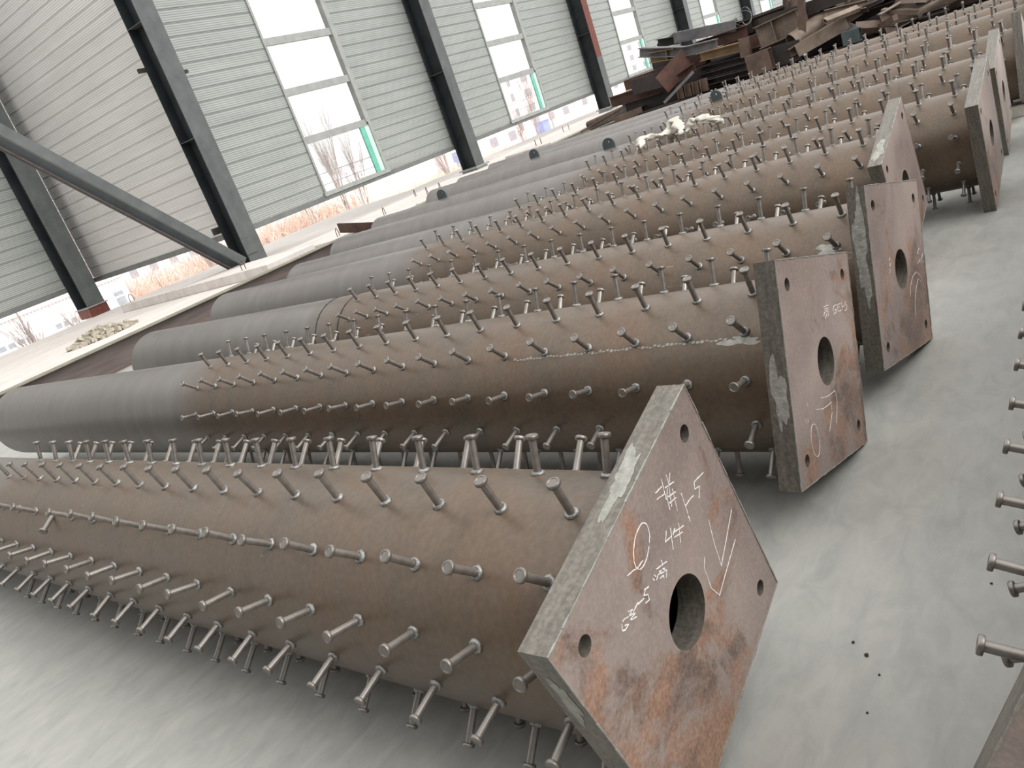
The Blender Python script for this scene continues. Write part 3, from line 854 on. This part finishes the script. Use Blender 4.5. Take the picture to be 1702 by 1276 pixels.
def make_pile(X, Y, psi, phi, th, label, rings=18, s0=0.155, chalk=None, collars=False, zc=None, s_range=None, L=7.0):
    """phi: roll of the square plate, th: angle of the stud rows, both about the pipe axis (deg)"""
    psi = radians(psi); phi = radians(phi); th = radians(th)
    a = phi + pi / 4
    if zc is None: zc = S_PL / sqrt(2) * max(abs(sin(a)), abs(cos(a)))
    root = empty('pipe_pile', (X, Y, 0), psi + pi / 2)
    tag(root, label, 'steel pile', 'steel pipe piles with end plates and studs')
    rm = Matrix.Translation((X, Y, 0)) @ Matrix.Rotation(psi + pi / 2, 4, 'Z')
    pipe = link('pipe', pipe_mesh(L), None, root, (0, T_PL, zc))
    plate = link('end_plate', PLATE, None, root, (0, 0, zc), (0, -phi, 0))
    ar = link('worn_edge', ARRIS, None, plate); ar['label'] = 'bright worn front edges of the plate'
    if chalk:
        c, s = cos(-phi), sin(-phi)
        loc = [[(x * c - z * s, x * s + z * c) for x, z in st] for st in chalk]
        gi = 0
        for nm, lab, cnt in CHALK_GROUPS[chalk is CHALK[1] and 1 or (chalk is CHALK[2] and 2 or 0)]:
            o = link(nm, strokes_mesh(loc[gi:gi + cnt], w=0.0021 if chalk is CHALK[0] else 0.0015, seed=gi + 1), None, plate); o['label'] = lab
            gi += cnt
    # studs
    cand = []
    for k in range(rings):
        for r in range(12):
            ang = th + r * pi / 6
            y = s0 + 0.2 * k
            d = Vector((cos(ang), 0, sin(ang)))
            b = Vector((0, y, zc)) + d * R_PIPE
            pw = rm @ (b + d * 0.05); pxy = cam_px(pw)
            score = 0.0
            if pxy and -30 < pxy[0] < 1732 and -30 < pxy[1] < 1306:
                dw = (rm.to_3x3() @ d)
                face = dw.dot((CAM_LOC - pw).normalized())
                vis = 1.0 if face > -0.15 else (0.5 if (face > -0.45 and sin(ang) > -0.2) else (0.35 if sin(ang) < -0.5 else 0.08))
                score = vis / pxy[2]
            cand.append((score, k, r, ang, b, d))
    cand.sort(key=lambda t: -t[0])
    random.seed(int(X * 100) + rings)
    rest = bmesh.new()
    for i, (sc, k, r, ang, b, d) in enumerate(cand):
        tilt = random.gauss(0, 0.035); tilt2 = random.gauss(0, 0.03)
        if b.z - 0.1 < 0.04 and d.z < -0.8: tilt = tilt2 = 0
        rot = (tilt, pi / 2 - ang + tilt2, random.random() * 0.0)
        if collars and X < 2 and (k, r) == (13, 4): rot = (0.5, pi / 2 - ang - 1.15, 0)   # one stud knocked over
        if i < 100:
            o = link('shear_stud', STUD if collars else STUD_W, None, root, b, rot)
            if collars:
                w = link('weld_collar', COLLARS[i % 3], None, o, (0, 0, 0), (0, 0, i * 1.3))
        elif sc > 0 or k % 1 == 0:
            n0 = len(rest.verts)
            mtx = Matrix.Translation(b) @ Matrix.Rotation(pi / 2 - ang + tilt2, 4, 'Y') @ Matrix.Rotation(tilt, 4, 'X')
            rest.from_mesh(STUD_W)
            rest.verts.ensure_lookup_table()
            for v in rest.verts[n0:]: v.co = mtx @ v.co
    me = bpy.data.meshes.new('studs'); rest.to_mesh(me); rest.free()
    me.materials.append(MAT['stud']); me.materials.append(MAT['weld'])
    o = link('shear_studs', me, None, root); o['kind'] = 'stuff'
    return root, pipe, plate, zc

def lugs(pipe, ys):
    for y in ys:
        link('lifting_lug', LUG, None, pipe, (-0.011, y, R_PIPE))

CHALK = [[[(-0.06, 0.213), (-0.073, 0.203), (-0.086, 0.196), (-0.1, 0.194), (-0.111, 0.195), (-0.118, 0.201), (-0.122, 0.21), (-0.122, 0.222), (-0.117, 0.234), (-0.108, 0.246), (-0.097, 0.257), (-0.084, 0.265), (-0.07, 0.269), (-0.058, 0.269), (-0.049, 0.264), (-0.044, 0.256), (-0.043, 0.245), (-0.046, 0.232), (-0.054, 0.22)], [(-0.155, 0.213), (-0.136, 0.21), (-0.118, 0.204), (-0.094, 0.204)], [(0.187, 0.109), (0.182, 0.052), (0.184, -0.015), (0.242, 0.023), (0.3, 0.063)], [(0.127, 0.051), (0.112, 0.032), (0.115, -0.025), (0.14, -0.066), (0.215, -0.034), (0.279, -0.008)], [(-0.194, 0.145), (-0.208, 0.151), (-0.22, 0.148), (-0.224, 0.137), (-0.215, 0.131), (-0.2, 0.132), (-0.212, 0.139)], [(-0.19, 0.154), (-0.174, 0.147), (-0.189, 0.144), (-0.17, 0.135), (-0.191, 0.135), (-0.17, 0.126)], [(-0.174, 0.141), (-0.152, 0.146)], [(-0.154, 0.143), (-0.13, 0.139)], [(-0.119, 0.152), (-0.103, 0.147)], [(-0.117, 0.15), (-0.127, 0.143), (-0.114, 0.136), (-0.114, 0.123), (-0.129, 0.126)], [(-0.06, 0.158), (-0.017, 0.145)], [(-0.035, 0.161), (-0.035, 0.15)], [(-0.053, 0.146), (-0.033, 0.14), (-0.033, 0.133), (-0.052, 0.14), (-0.053, 0.146)], [(-0.07, 0.139), (-0.06, 0.144), (-0.026, 0.131), (-0.036, 0.119)], [(-0.058, 0.133), (-0.043, 0.129), (-0.045, 0.123)], [(0.014, 0.2), (-0.001, 0.183), (0.025, 0.179)], [(0.032, 0.195), (0.018, 0.151)], [(0.048, 0.184), (0.034, 0.177)], [(0.038, 0.179), (0.082, 0.167)], [(0.035, 0.169), (0.073, 0.157)], [(0.067, 0.183), (0.052, 0.145)], [(0.11, 0.231), (0.112, 0.198), (0.112, 0.159)], [(0.112, 0.198), (0.133, 0.199), (0.155, 0.197)], [(0.174, 0.221), (0.223, 0.215)], [(0.174, 0.221), (0.168, 0.205), (0.191, 0.199), (0.175, 0.178)], [(0.019, 0.291), (0.048, 0.289)], [(0.054, 0.303), (0.049, 0.256)], [(0.017, 0.277), (0.051, 0.269)], [(0.076, 0.299), (0.075, 0.277)], [(0.092, 0.295), (0.08, 0.28)], [(0.057, 0.279), (0.096, 0.27)], [(0.073, 0.274), (0.061, 0.231)], [(0.083, 0.261), (0.076, 0.209)], [(0.059, 0.256), (0.091, 0.248)], [(0.056, 0.242), (0.087, 0.236)], [(0.066, 0.273), (0.053, 0.257), (0.051, 0.23)], [(-0.073, 0.152), (-0.07, 0.147)], [(-0.081, 0.149), (-0.078, 0.143)]], [[(0.087, 0.159), (0.133, 0.147)], [(0.112, 0.16), (0.112, 0.152)], [(0.091, 0.151), (0.121, 0.141), (0.117, 0.136), (0.089, 0.144), (0.091, 0.151)], [(0.07, 0.133), (0.082, 0.141), (0.12, 0.13), (0.111, 0.114)], [(0.08, 0.12), (0.102, 0.13)], [(0.211, 0.116), (0.189, 0.122), (0.168, 0.115), (0.17, 0.097), (0.195, 0.095), (0.203, 0.103), (0.183, 0.107)], [(0.223, 0.111), (0.255, 0.103)], [(0.221, 0.102), (0.246, 0.095)], [(0.222, 0.11), (0.216, 0.088), (0.248, 0.08)], [(0.27, 0.102), (0.261, 0.076)], [(0.273, 0.083), (0.291, 0.079)], [(0.309, 0.087), (0.332, 0.081)], [(0.311, 0.086), (0.302, 0.078), (0.319, 0.071), (0.312, 0.058), (0.285, 0.063)], [(-0.117, -0.077), (-0.066, -0.099), (-0.016, -0.112), (0.02, -0.119), (0.021, -0.144), (0.006, -0.175), (-0.034, -0.216)], [(-0.181, -0.085), (-0.13, -0.111), (-0.077, -0.127), (-0.037, -0.133), (-0.052, -0.167), (-0.11, -0.205)], [(-0.211, -0.179), (-0.218, -0.196), (-0.228, -0.208), (-0.24, -0.215), (-0.252, -0.216), (-0.263, -0.211), (-0.272, -0.201), (-0.278, -0.186), (-0.28, -0.169), (-0.278, -0.15), (-0.272, -0.134), (-0.263, -0.12), (-0.252, -0.112), (-0.24, -0.109), (-0.228, -0.112), (-0.218, -0.12), (-0.211, -0.134), (-0.208, -0.151), (-0.209, -0.17)], [(-0.241, -0.03), (-0.243, -0.044)], [(-0.285, -0.066), (-0.282, -0.081)], [(-0.264, -0.073), (-0.268, -0.085)]], [[(0.051, -0.138), (0.081, -0.103), (0.131, -0.081), (0.191, -0.085), (0.234, -0.116), (0.257, -0.158), (0.277, -0.205)], [(0.069, -0.238), (0.102, -0.185), (0.143, -0.146), (0.197, -0.119), (0.231, -0.143)], [(0.235, -0.062), (0.274, -0.058), (0.278, -0.084)], [(0.331, -0.051), (0.292, -0.065), (0.313, -0.087)], [(0.285, -0.01), (0.256, -0.022)], [(0.251, -0.024), (0.272, -0.029)], [(-0.12, 0.093), (-0.132, 0.084)], [(-0.122, 0.071), (-0.134, 0.062)], [(-0.141, 0.053), (-0.152, 0.04)]]]
CHALK_GROUPS = (
    (('chalk_circle', 'white chalk circle with a short underline', 2), ('chalk_tick', 'upper white chalk tick', 1), ('chalk_tick', 'lower white chalk tick', 1), ('chalk_lettering', 'chalked letters and number by the centre hole', 6), ('chalk_character', 'small chalked character', 6), ('chalk_lettering', 'chalked figure four and character', 6), ('chalk_lettering', 'chalked one dash five', 4), ('chalk_character', 'dense chalked character near the top', 13)),
    (('chalk_character', 'small chalked character', 6), ('chalk_lettering', 'chalked letters and number', 8), ('chalk_arc', 'upper curved chalk arrow', 1), ('chalk_arc', 'lower curved chalk arrow', 1), ('chalk_circle', 'faint chalk oval', 1), ('chalk_dots', 'small chalk flecks', 3)),
    (('chalk_arc', 'outer chalk arch', 1), ('chalk_arc', 'inner chalk arch', 1), ('chalk_lettering', 'chalked letters near the right edge', 4), ('chalk_dots', 'column of chalk flecks', 4)))
P = {}
P[1] = make_pile(1.222, 0.780, -92.8, -75.2, 14.0, 'nearest steel pile, its diamond-tilted end plate chalked with a circle and two ticks', chalk=CHALK[0], collars=True)
P[2] = make_pile(2.479, 0.769, -92.35, -17.3, 14.3, 'second pile from the camera, upright end plate chalked with curved arrows', chalk=CHALK[1], collars=True)
P[3] = make_pile(3.373, 0.675, -95.0, -14.0, 17.5, 'third pile, upright plate with mottled grey edge partly hiding the tilted plate behind it', rings=17, chalk=CHALK[2], collars=True, L=6.75)
P[4] = make_pile(4.790, 0.858, -92.2, -72.3, 18.5, 'fourth pile, tilted pinkish plate rising behind the mottled-edged upright plate', L=6.75)
P[5] = make_pile(5.780, 0.520, -91.5, -76.0, 16.0, 'fifth pile, tilted plate with dark thick edge and rusty face near the right edge', L=6.85)
P[6] = make_pile(7.240, 0.540, -90.6, -74.0, 16.0, 'sixth pile, its tilted plate overlapping right behind the rusty-faced one', L=7.5)
P[7] = make_pile(8.560, 0.440, -89.2, -17.0, 13.0, 'seventh pile, upright plate cut by the right picture edge', rings=19, L=7.9)
P[8] = make_pile(10.22, 0.42, -87.6, -60.0, 17.0, 'eighth pile, third from the scrap heap', rings=20, L=8.0)
P[9] = make_pile(11.73, 0.50, -84.9, -70.0, 12.0, 'ninth pile, second from the scrap heap', rings=20, L=8.2)
P[10] = make_pile(13.08, 0.55, -82.4, -20.0, 16.0, 'tenth pile, directly in front of the scrap heap', rings=20, L=8.2)
lugs(P[7][1], (4.0, 6.62)); lugs(P[8][1], (3.25, 6.0))
P[11] = make_pile(0.925, -0.18, 180.0, -22.0, -15.0, 'pile of the opposite row, only studs and a plate corner at the lower right edge', rings=18)

# weld rings on the third pile where the studded length begins
for y in (3.40, 3.66):
    random.seed(int(y * 10)); bm = bmesh.new(); n = 90
    pts = [Vector(((R_PIPE + 0.001) * cos(2 * pi * i / n), y + random.uniform(-.004, .004), (R_PIPE + 0.001) * sin(2 * pi * i / n))) for i in range(n)]
    for i in range(n): tube(bm, pts[i], pts[(i + 1) % n], random.uniform(.002, .005), n=5, cap=False)
    link('weld_seam', to_mesh(bm), MAT['black_mark'], P[3][1])
# ground-back longitudinal seam on the second pile
random.seed(9); bm = bmesh.new()
an = radians(138.0)
for k in range(60):
    y = 0.08 + k * 0.016
    a1 = an + random.uniform(-.012, .012); w = random.uniform(.006, .018)
    vs = [bm.verts.new(((R_PIPE + .0006) * cos(a1 + s), y + t, (R_PIPE + .0006) * sin(a1 + s))) for s, t in ((-w, 0), (w, 0.003), (w * .8, .015), (-w, .012))]
    bm.faces.new(vs)
link('ground_seam', to_mesh(bm), MAT['scrape'], P[2][1])
# scraped spots on pipes
def pipe_patch(p, y, deg, ry, ra, seed):
    bm = bmesh.new()
    a0 = radians(deg)
    blob(bm, lambda u, v: ((R_PIPE + .0007) * cos(v), u, (R_PIPE + .0007) * sin(v)), y, a0, ry, ra, seed, 22, 0.5)
    link('scraped_spot', to_mesh(bm), MAT['scrape'], p[1])
pipe_patch(P[2], 0.10, 140, 0.055, 0.05, 4)
pipe_patch(P[3], 0.12, 140, 0.045, 0.07, 5)
pipe_patch(P[1], 0.18, 50, 0.02, 0.01, 6)
# scraped patches on plate edges and front corner (plate coordinates)
def edge_patch(p, side, u, v, ru, rv, seed, jag=0.4):
    h = S_PL / 2 + 0.0006
    fn = {'left': lambda a, b: (-h, b, a), 'top': lambda a, b: (a, b, h), 'bottom': lambda a, b: (a, b, -h)}[side]
    bm = bmesh.new(); blob(bm, fn, u, v, ru, rv, seed, 30, jag)
    o = link('scraped_patch', to_mesh(bm), MAT['scrape'], p[2]); o['label'] = 'pale grey scraped patch on the plate edge'
edge_patch(P[1], 'left', 0.06, 0.034, 0.085, 0.022, 1)
edge_patch(P[1], 'bottom', -0.20, 0.034, 0.06, 0.018, 8)
edge_patch(P[2], 'left', -0.05, 0.034, 0.10, 0.022, 2)
edge_patch(P[3], 'left', 0.12, 0.034, 0.16, 0.026, 3)
edge_patch(P[4], 'left', -0.20, 0.034, 0.09, 0.026, 7)

# ---- cloth snagged on studs between the sixth and seventh pile
random.seed(21)
path = [(7.30, 3.62, .70), (7.32, 3.54, .80), (7.50, 3.62, .83), (7.75, 3.60, .80), (8.05, 3.62, .74), (8.35, 3.70, .76), (8.48, 3.66, .84), (8.20, 3.50, .83), (7.95, 3.40, .80), (7.74, 3.26, .74), (7.66, 3.19, .76), (7.70, 3.16, .84), (7.74, 3.08, .845), (7.62, 2.97, .84), (7.56, 2.88, .82), (7.66, 2.86, .76), (7.80, 2.96, .70)]
bm = bmesh.new()
pts = [Vector(p) for p in path]
fine = []
for i in range(len(pts) - 1):
    for k in range(6): fine.append(pts[i].lerp(pts[i + 1], k / 6))
fine.append(pts[-1])
rows = []
nseg = 10
for i, p in enumerate(fine):
    t = (fine[min(i + 1, len(fine) - 1)] - fine[max(i - 1, 0)]).normalized()
    u = t.cross(Vector((0, 0, 1))).normalized(); w = u.cross(t)
    rad = 0.016 + 0.018 * abs(sin(i * 0.31)) + 0.008 * sin(i * 1.7)
    ring = []
    for j in range(nseg):
        a = 2 * pi * j / nseg
        k = 1 + 0.45 * sin(3 * a + i * 0.35) * (0.5 + 0.5 * sin(i * 0.9)) + random.uniform(-.2, .2)
        ring.append(bm.verts.new(p + rad * k * (cos(a) * u * 1.9 + sin(a) * w * 0.9)))
    rows.append(ring)
for A, B in zip(rows, rows[1:]):
    for j in range(nseg): bm.faces.new((A[j], A[(j + 1) % nseg], B[(j + 1) % nseg], B[j]))
bm.faces.new(rows[0]); bm.faces.new(rows[-1][::-1])
o = link('torn_cloth', to_mesh(bm, 'c', True), MAT['cloth']); tag(o, 'twisted dirty white cloth snagged on the studs between two middle piles', 'cloth')
ss = o.modifiers.new('subd', 'SUBSURF'); ss.levels = 1; ss.render_levels = 1

# ---- block and pebbles on the floor
o = box_obj('timber_block', 8.42, 8.86, 0.42, 0.60, 0, 0.10, MAT['wood'], None, 0.006); tag(o, 'pale timber block on the floor beside the plates at the right edge', 'timber block')
random.seed(8)
for (x, y, s, lab) in ((1.65, 0.60, .0042, 'small dark pebble on the floor right of the nearest plate, upper left of the pair'), (1.61, 0.56, .0055, 'largest dark pebble on the floor right of the nearest plate'), (1.55, 0.52, .003, 'tiny dark pebble below the largest pebble on the floor'), (1.93, 0.31, .0035, 'small dark pebble near the studs at the right edge'), (1.425, 0.525, .003, 'tiny dark pebble nearest the lower edge of the picture')):
    bm = bmesh.new(); bmesh.ops.create_icosphere(bm, subdivisions=2, radius=s)
    for v in bm.verts: v.co *= random.uniform(.8, 1.15); v.co.z *= 0.7
    o = link('pebble', to_mesh(bm, 'p', True), MAT['s_dark'], None, (x, y, s * 0.6)); tag(o, lab, 'pebble', 'pebbles on the floor')

# ================================================================== SCRAP HEAP
def beam_section(kind, w, h, t):
    """list of boxes (y0,y1,z0,z1)"""
    if kind == 'H': return [(-w/2, w/2, h/2 - t, h/2), (-w/2, w/2, -h/2, -h/2 + t), (-t*.4, t*.4, -h/2 + t, h/2 - t)]
    if kind == 'C': return [(-w/2, w/2, h/2 - t, h/2), (-w/2, w/2, -h/2, -h/2 + t), (w/2 - t*.8, w/2, -h/2 + t, h/2 - t)]
    if kind == 'L': return [(-w/2, w/2, -h/2, -h/2 + t), (-w/2, -w/2 + t, -h/2 + t, h/2)]
    if kind == 'B': return [(-w/2, w/2, h/2 - t, h/2), (-w/2, w/2, -h/2, -h/2 + t), (-w/2, -w/2 + t, -h/2 + t, h/2 - t), (w/2 - t, w/2, -h/2 + t, h/2 - t)]
    return [(-w/2, w/2, -h/2, h/2)]
NAMES = {'H': ('scrap_h_beam', 'beam'), 'C': ('scrap_channel', 'channel'), 'L': ('scrap_angle', 'angle bar'), 'B': ('scrap_box_section', 'box section'), 'F': ('scrap_plate', 'steel plate')}
def scrap(kind, p0, p1, w, h, mat, label=None, roll=0.0, t=0.012, mid=None, stiff=0, group=None, stuff=False):
    segs = [(p0, p1)] if mid is None else [(p0, mid), (mid, p1)]
    bm = bmesh.new()
    for a, b in segs:
        m = axis_mtx(a, b, roll); L = (Vector(b) - Vector(a)).length
        for (y0, y1, z0, z1) in beam_section(kind, w, h, t): box(bm, 0, L, y0, y1, z0, z1, 0, m)
    nm, cat = NAMES[kind]
    if stiff:
        root = empty(nm, p0)
        for v in bm.verts: v.co -= Vector(p0)
        link('beam_body', to_mesh(bm), MAT[mat], root)
        m = Matrix.Translation(-Vector(p0)) @ axis_mtx(p0, p1, roll); L = (Vector(p1) - Vector(p0)).length
        for i in range(stiff):
            x = L * (i + 0.7) / stiff; bm = bmesh.new(); box(bm, x, x + 0.012, -w/2 * .95, w/2 * .95, -h/2 + t, h/2 - t, 0, m); link('stiffener', to_mesh(bm), MAT[mat], root)
        o = root
    else:
        o = link(nm, to_mesh(bm), MAT[mat])
    tag(o, label, cat, group)
    return o
scrap('H', (14.7, 7.0, .52), (14.6, 3.2, .50), .22, .24, 's_dark', 'long dark beam forming the bottom front edge of the scrap heap')
scrap('B', (15.0, 7.62, .56), (15.0, 6.98, .60), .24, .27, 's_brown', 'olive-brown box section end at the left foot of the scrap heap')
scrap('H', (15.0, 6.78, 1.68), (15.0, 5.30, 1.36), .18, .17, 's_grey', 'kinked purplish H-beam pointing left out of the upper scrap heap', mid=(15.0, 5.90, 1.42), t=.016)
scrap('C', (15.5, 6.24, 1.71), (15.5, 5.05, 1.54), .14, .19, 's_grey', 'grey channel with stiffeners lying along the top of the scrap heap', stiff=3, roll=pi)
scrap('C', (15.6, 6.66, 1.73), (15.6, 6.22, 1.66), .12, .15, 's_dark', 'short dark channel at the upper left of the scrap heap')
scrap('H', (15.9, 5.30, 1.37), (15.9, 4.35, 1.37), .22, .40, 's_brown', 'deep brown girder length behind the tan girder on the scrap heap')
scrap('H', (15.0, 4.58, 1.22), (15.0, 3.72, 1.29), .24, .38, 's_tan', 'deep tan girder with wide bright top flange in the middle of the scrap heap', t=.018, stiff=2)
scrap('B', (14.85, 4.80, .99), (14.85, 4.77, 1.30), .18, .16, 's_brown', 'short upright box stub at the left end of the tan girder')
scrap('H', (14.35, 3.95, .84), (14.9, 2.90, 1.10), .20, .13, 's_brown', 'brown beam slanting under the big tan pipe')
scrap('H', (14.9, 5.62, 1.24), (14.9, 4.82, 1.18), .20, .15, 's_ochre', 'ochre H-beam in the middle of the scrap heap, right one', t=.014)
scrap('H', (15.0, 6.60, 1.53), (15.0, 6.10, 1.45), .20, .19, 's_ochre', 'ochre H-beam stub at the upper left of the scrap heap', t=.014, stiff=1)
scrap('F', (14.35, 6.28, .70), (14.5, 5.66, 1.05), .02, .05, 's_grey', 'thin grey flat bar leaning diagonally against the front of the scrap heap')
scrap('C', (14.9, 5.70, 1.03), (14.9, 4.80, .96), .14, .10, 's_dark', 'dark channel under the ochre beam, topmost of three')
scrap('C', (14.8, 5.70, .91), (14.8, 4.80, .86), .14, .10, 's_dark', 'dark channel under the ochre beam, middle of three')
scrap('C', (14.7, 5.70, .80), (14.7, 4.70, .74), .14, .10, 's_dark', 'dark channel under the ochre beam, lowest of three')
scrap('B', (14.3, 4.62, .84), (14.3, 4.22, .86), .22, .34, 's_brown', 'brown box end with lit face at the front centre of the scrap heap', t=.014)
scrap('F', (14.42, 4.22, .86), (14.42, 3.78, .84), .03, .32, 's_dark', 'dark brown plate right of the brown box end')
scrap('F', (14.25, 3.80, .84), (14.6, 3.05, 1.00), .03, .20, 's_tan', 'pointed tan plate below the big pipe')
scrap('F', (14.5, 6.30, 1.00), (14.95, 5.88, 1.32), .03, .36, 's_rust', 'dark red rusty plate standing tilted at the left of the scrap heap')
scrap('C', (14.55, 6.00, 1.02), (14.6, 5.66, 1.12), .14, .13, 's_rust', 'small rust-red channel below the tilted rusty plate')
scrap('F', (15.0, 7.12, 1.12), (14.8, 6.32, 1.09), .04, .28, 's_dark', 'dark plate sticking out left at mid height of the scrap heap')
for i in range(4):
    y = 6.02 - i * 0.15
    scrap('H', (14.6, y, .66), (14.6, y - 0.01, .88), .12, .12, 's_brown', ('leftmost', 'second', 'third', 'rightmost')[i] + ' of four short upright H stubs along the foot of the scrap heap', group='upright H stubs in the scrap heap')
scrap('B', (14.3, 3.09, .79), (14.3, 2.83, .79), .18, .20, 's_teal', 'dark teal-grey box section lying on the right part of the scrap heap')
scrap('H', (14.6, 2.55, .80), (15.0, 1.60, 1.02), .26, .34, 's_pink', 'large pinkish girder at the upper right of the scrap heap', t=.016)
scrap('B', (15.0, 2.92, .80), (15.0, 2.50, .86), .2, .24, 's_dark', 'black hollow box left of the pinkish girder')
scrap('F', (14.78, 3.80, 1.02), (14.78, 3.70, 1.62), .05, .12, 's_brown', 'brown upright post in front of the tan girder right end')
scrap('F', (16.0, 4.45, 1.42), (15.9, 3.95, 1.60), .05, .22, 's_tan', 'tan board above the right end of the tan girder')
scrap('F', (15.9, 4.30, 1.38), (15.85, 4.22, 1.72), .05, .10, 's_brown', 'short brown post at the top of the scrap heap, left of the brown upright post')
for i, (a, b) in enumerate((((16.0, 6.80, 1.70), (16.0, 6.26, 1.80)), ((15.8, 6.28, 1.74), (15.8, 5.66, 1.70)), ((15.8, 5.68, 1.62), (15.8, 5.10, 1.63)), ((15.9, 5.18, 1.57), (15.9, 4.30, 1.57)))):
    scrap('L', a, b, .16, .05, 's_dark', ('leftmost', 'second', 'third', 'rightmost')[i] + ' of the dark angle bars capping the top of the scrap heap', group='dark angle bars on top of the heap')
for i, (a, b) in enumerate((((18.4, 10.35, .42), (15.6, 7.38, .86)), ((18.0, 9.90, .44), (15.6, 7.42, .76)), ((17.6, 9.62, .44), (15.6, 7.42, .68)), ((16.8, 8.94, .46), (15.4, 7.35, .62)), ((17.2, 9.3, .42), (15.5, 7.4, .55)))):
    scrap('F', a, b, .13, .035, ('s_brown', 's_brown', 's_dark', 's_brown', 's_dark')[i], ('uppermost', 'second', 'third', 'lowest', 'fourth')[i] + ' strip of the fan of flat bars at the left tip of the scrap heap', group='flat bars fanning out of the heap')
# pipes in the heap
def pipe_scrap(p0, p1, r, mat, label, cone=1.0):
    bm = bmesh.new(); n = 24; m = axis_mtx(p0, p1); L = (Vector(p1) - Vector(p0)).length
    rows = []
    for x, rr in ((0, r * cone), (L, r), (L, r - .012), (0, (r - .012) * cone)):
        rows.append([bm.verts.new(m @ Vector((x, rr * cos(2 * pi * i / n), rr * sin(2 * pi * i / n)))) for i in range(n)])
    for A, B in zip(rows, rows[1:] + rows[:1]):
        for i in range(n): bm.faces.new((A[i], A[(i + 1) % n], B[(i + 1) % n], B[i]))
    o = link('scrap_pipe', to_mesh(bm, 'sp', True, 40), MAT[mat]); tag(o, label, 'pipe')
pipe_scrap((14.75, 3.98, .96), (15.6, 3.05, 1.30), .165, 's_tan', 'big tan steel pipe lying slanted over the scrap heap')
pipe_scrap((14.5, 2.05, .78), (14.6, 1.50, .88), .08, 's_tan', 'small tan pipe at the upper right end of the scrap heap')
pipe_scrap((18.5, 10.19, .52), (17.6, 8.6, .66), .085, 's_brown', 'open brown pipe end at the far left tip of the scrap heap')
# bent wire loop on top
bm = bmesh.new()
for i in range(24):
    a = 2 * pi * i / 24; b = 2 * pi * (i + 1) / 24
    tube(bm, (15.6, 4.95 + .16 * cos(a), 1.62 + .12 * sin(a)), (15.6, 4.95 + .16 * cos(b), 1.62 + .12 * sin(b)), .004, n=4)
    tube(bm, (15.65, 4.90 + .10 * cos(a), 1.64 + .15 * sin(a)), (15.6, 4.90 + .10 * cos(b), 1.64 + .15 * sin(b)), .004, n=4)
o = link('wire_coil', to_mesh(bm), MAT['base_steel']); tag(o, 'loose coil of thin wire on top of the scrap heap before the window', 'wire')
# filling: pieces nobody could tell apart, darker, behind and below the named ones
random.seed(77)
def heap_top(y):
    if y > 8.0: return 0.48
    if y > 7.3: return 0.82
    if y > 6.7: return 1.25
    if y > 3.2: return 1.62
    return 1.45
for i in range(2):
    for k in range(3):
        y0 = 0.6 + k * 2.25
        scrap('B', (14.64, y0, .10 + i * .2), (14.62, y0 + 2.1, .10 + i * .2), .22, .19, 's_dark', 'dark box section under the long front beam of the scrap heap, ' + ('lowest', 'second')[i] + ' course', group='dark box sections below front beam, course %s' % ('one', 'two')[i])
z = 0.11
row = 0
while z < 1.5:
    for c in range(4):
        x = 15.12 + c * 0.36 + (0.12 if row % 2 else 0)
        y = 0.5 + random.uniform(0, .5)
        while y < 7.9:
            L = random.uniform(.7, 1.5) if y > 6 else random.uniform(.9, 2.2)
            yc = y + L / 2
            if z < heap_top(yc) - 0.20 and not (c == 0 and z > 0.55 and random.random() < 0.25):
                a = random.gauss(0, .03); ty = random.gauss(0, .012)
                w, h = random.uniform(.16, .26), random.uniform(.195, .21)
                kd = random.choice('HHCBBLH')
                mat = random.choice(('s_dark', 's_dark', 's_dark', 's_brown', 's_brown', 's_rust', 's_grey'))
                zone = 'left' if yc > 5.2 else ('middle' if yc > 3.0 else 'right')
                lay = 'lower' if z < 0.6 else 'upper'
                scrap(kd, (x - L / 2 * sin(a), yc - L / 2 * cos(a), z - L / 2 * ty), (x + L / 2 * sin(a), yc + L / 2 * cos(a), z + L / 2 * ty), w, h, mat, {'s_dark': 'dark', 's_brown': 'brown', 's_grey': 'grey', 's_rust': 'rust-red'}[mat] + ' steel ' + {'H': 'H-beam', 'C': 'channel', 'L': 'angle bar', 'B': 'box section', 'F': 'plate strip'}[kd] + ' in the %s layers, %s part of scrap heap' % (lay, zone), group='%s %s pieces, %s %s part of heap' % (mat[2:], NAMES[kd][1], lay, zone))
            y += L + random.uniform(.04, .25)
    z += 0.215; row += 1
# loose pieces toward the upper right
random.seed(31)
_used = []
for i in range(400):
    y = random.uniform(0.3, 3.1); x = 14.3 + random.uniform(0, 1.2); z = random.uniform(.66, 1.0) + (x - 14.3) * .34 + random.uniform(-.05, .12)
    if len(_used) >= 48 or any((Vector((x, y, z)) - u).length < .30 for u in _used): continue
    _used.append(Vector((x, y, z)))
    L = random.uniform(.25, .75); a = random.uniform(-1.2, 1.2); t = random.uniform(-.3, .3)
    p0 = Vector((x, y, z)); d = Vector((sin(a), cos(a), t)).normalized() * L
    kd = random.choice('HLCFB'); mat = random.choice(('s_tan', 's_grey', 's_brown', 's_dark', 's_dark', 's_pink'))
    scrap(kd, p0 - d / 2, p0 + d / 2, random.uniform(.06, .16), random.uniform(.06, .16), mat, {'s_tan': 'tan', 's_grey': 'grey', 's_brown': 'brown', 's_dark': 'dark', 's_pink': 'pinkish'}[mat] + ' loose steel ' + {'H': 'H-beam offcut', 'L': 'angle offcut', 'C': 'channel offcut', 'F': 'plate offcut', 'B': 'box offcut'}[kd] + ' strewn on the right of the scrap heap', group=mat[2:] + ' ' + NAMES[kd][1] + ' loose pieces on the right of the heap', roll=random.uniform(-.6, .6))
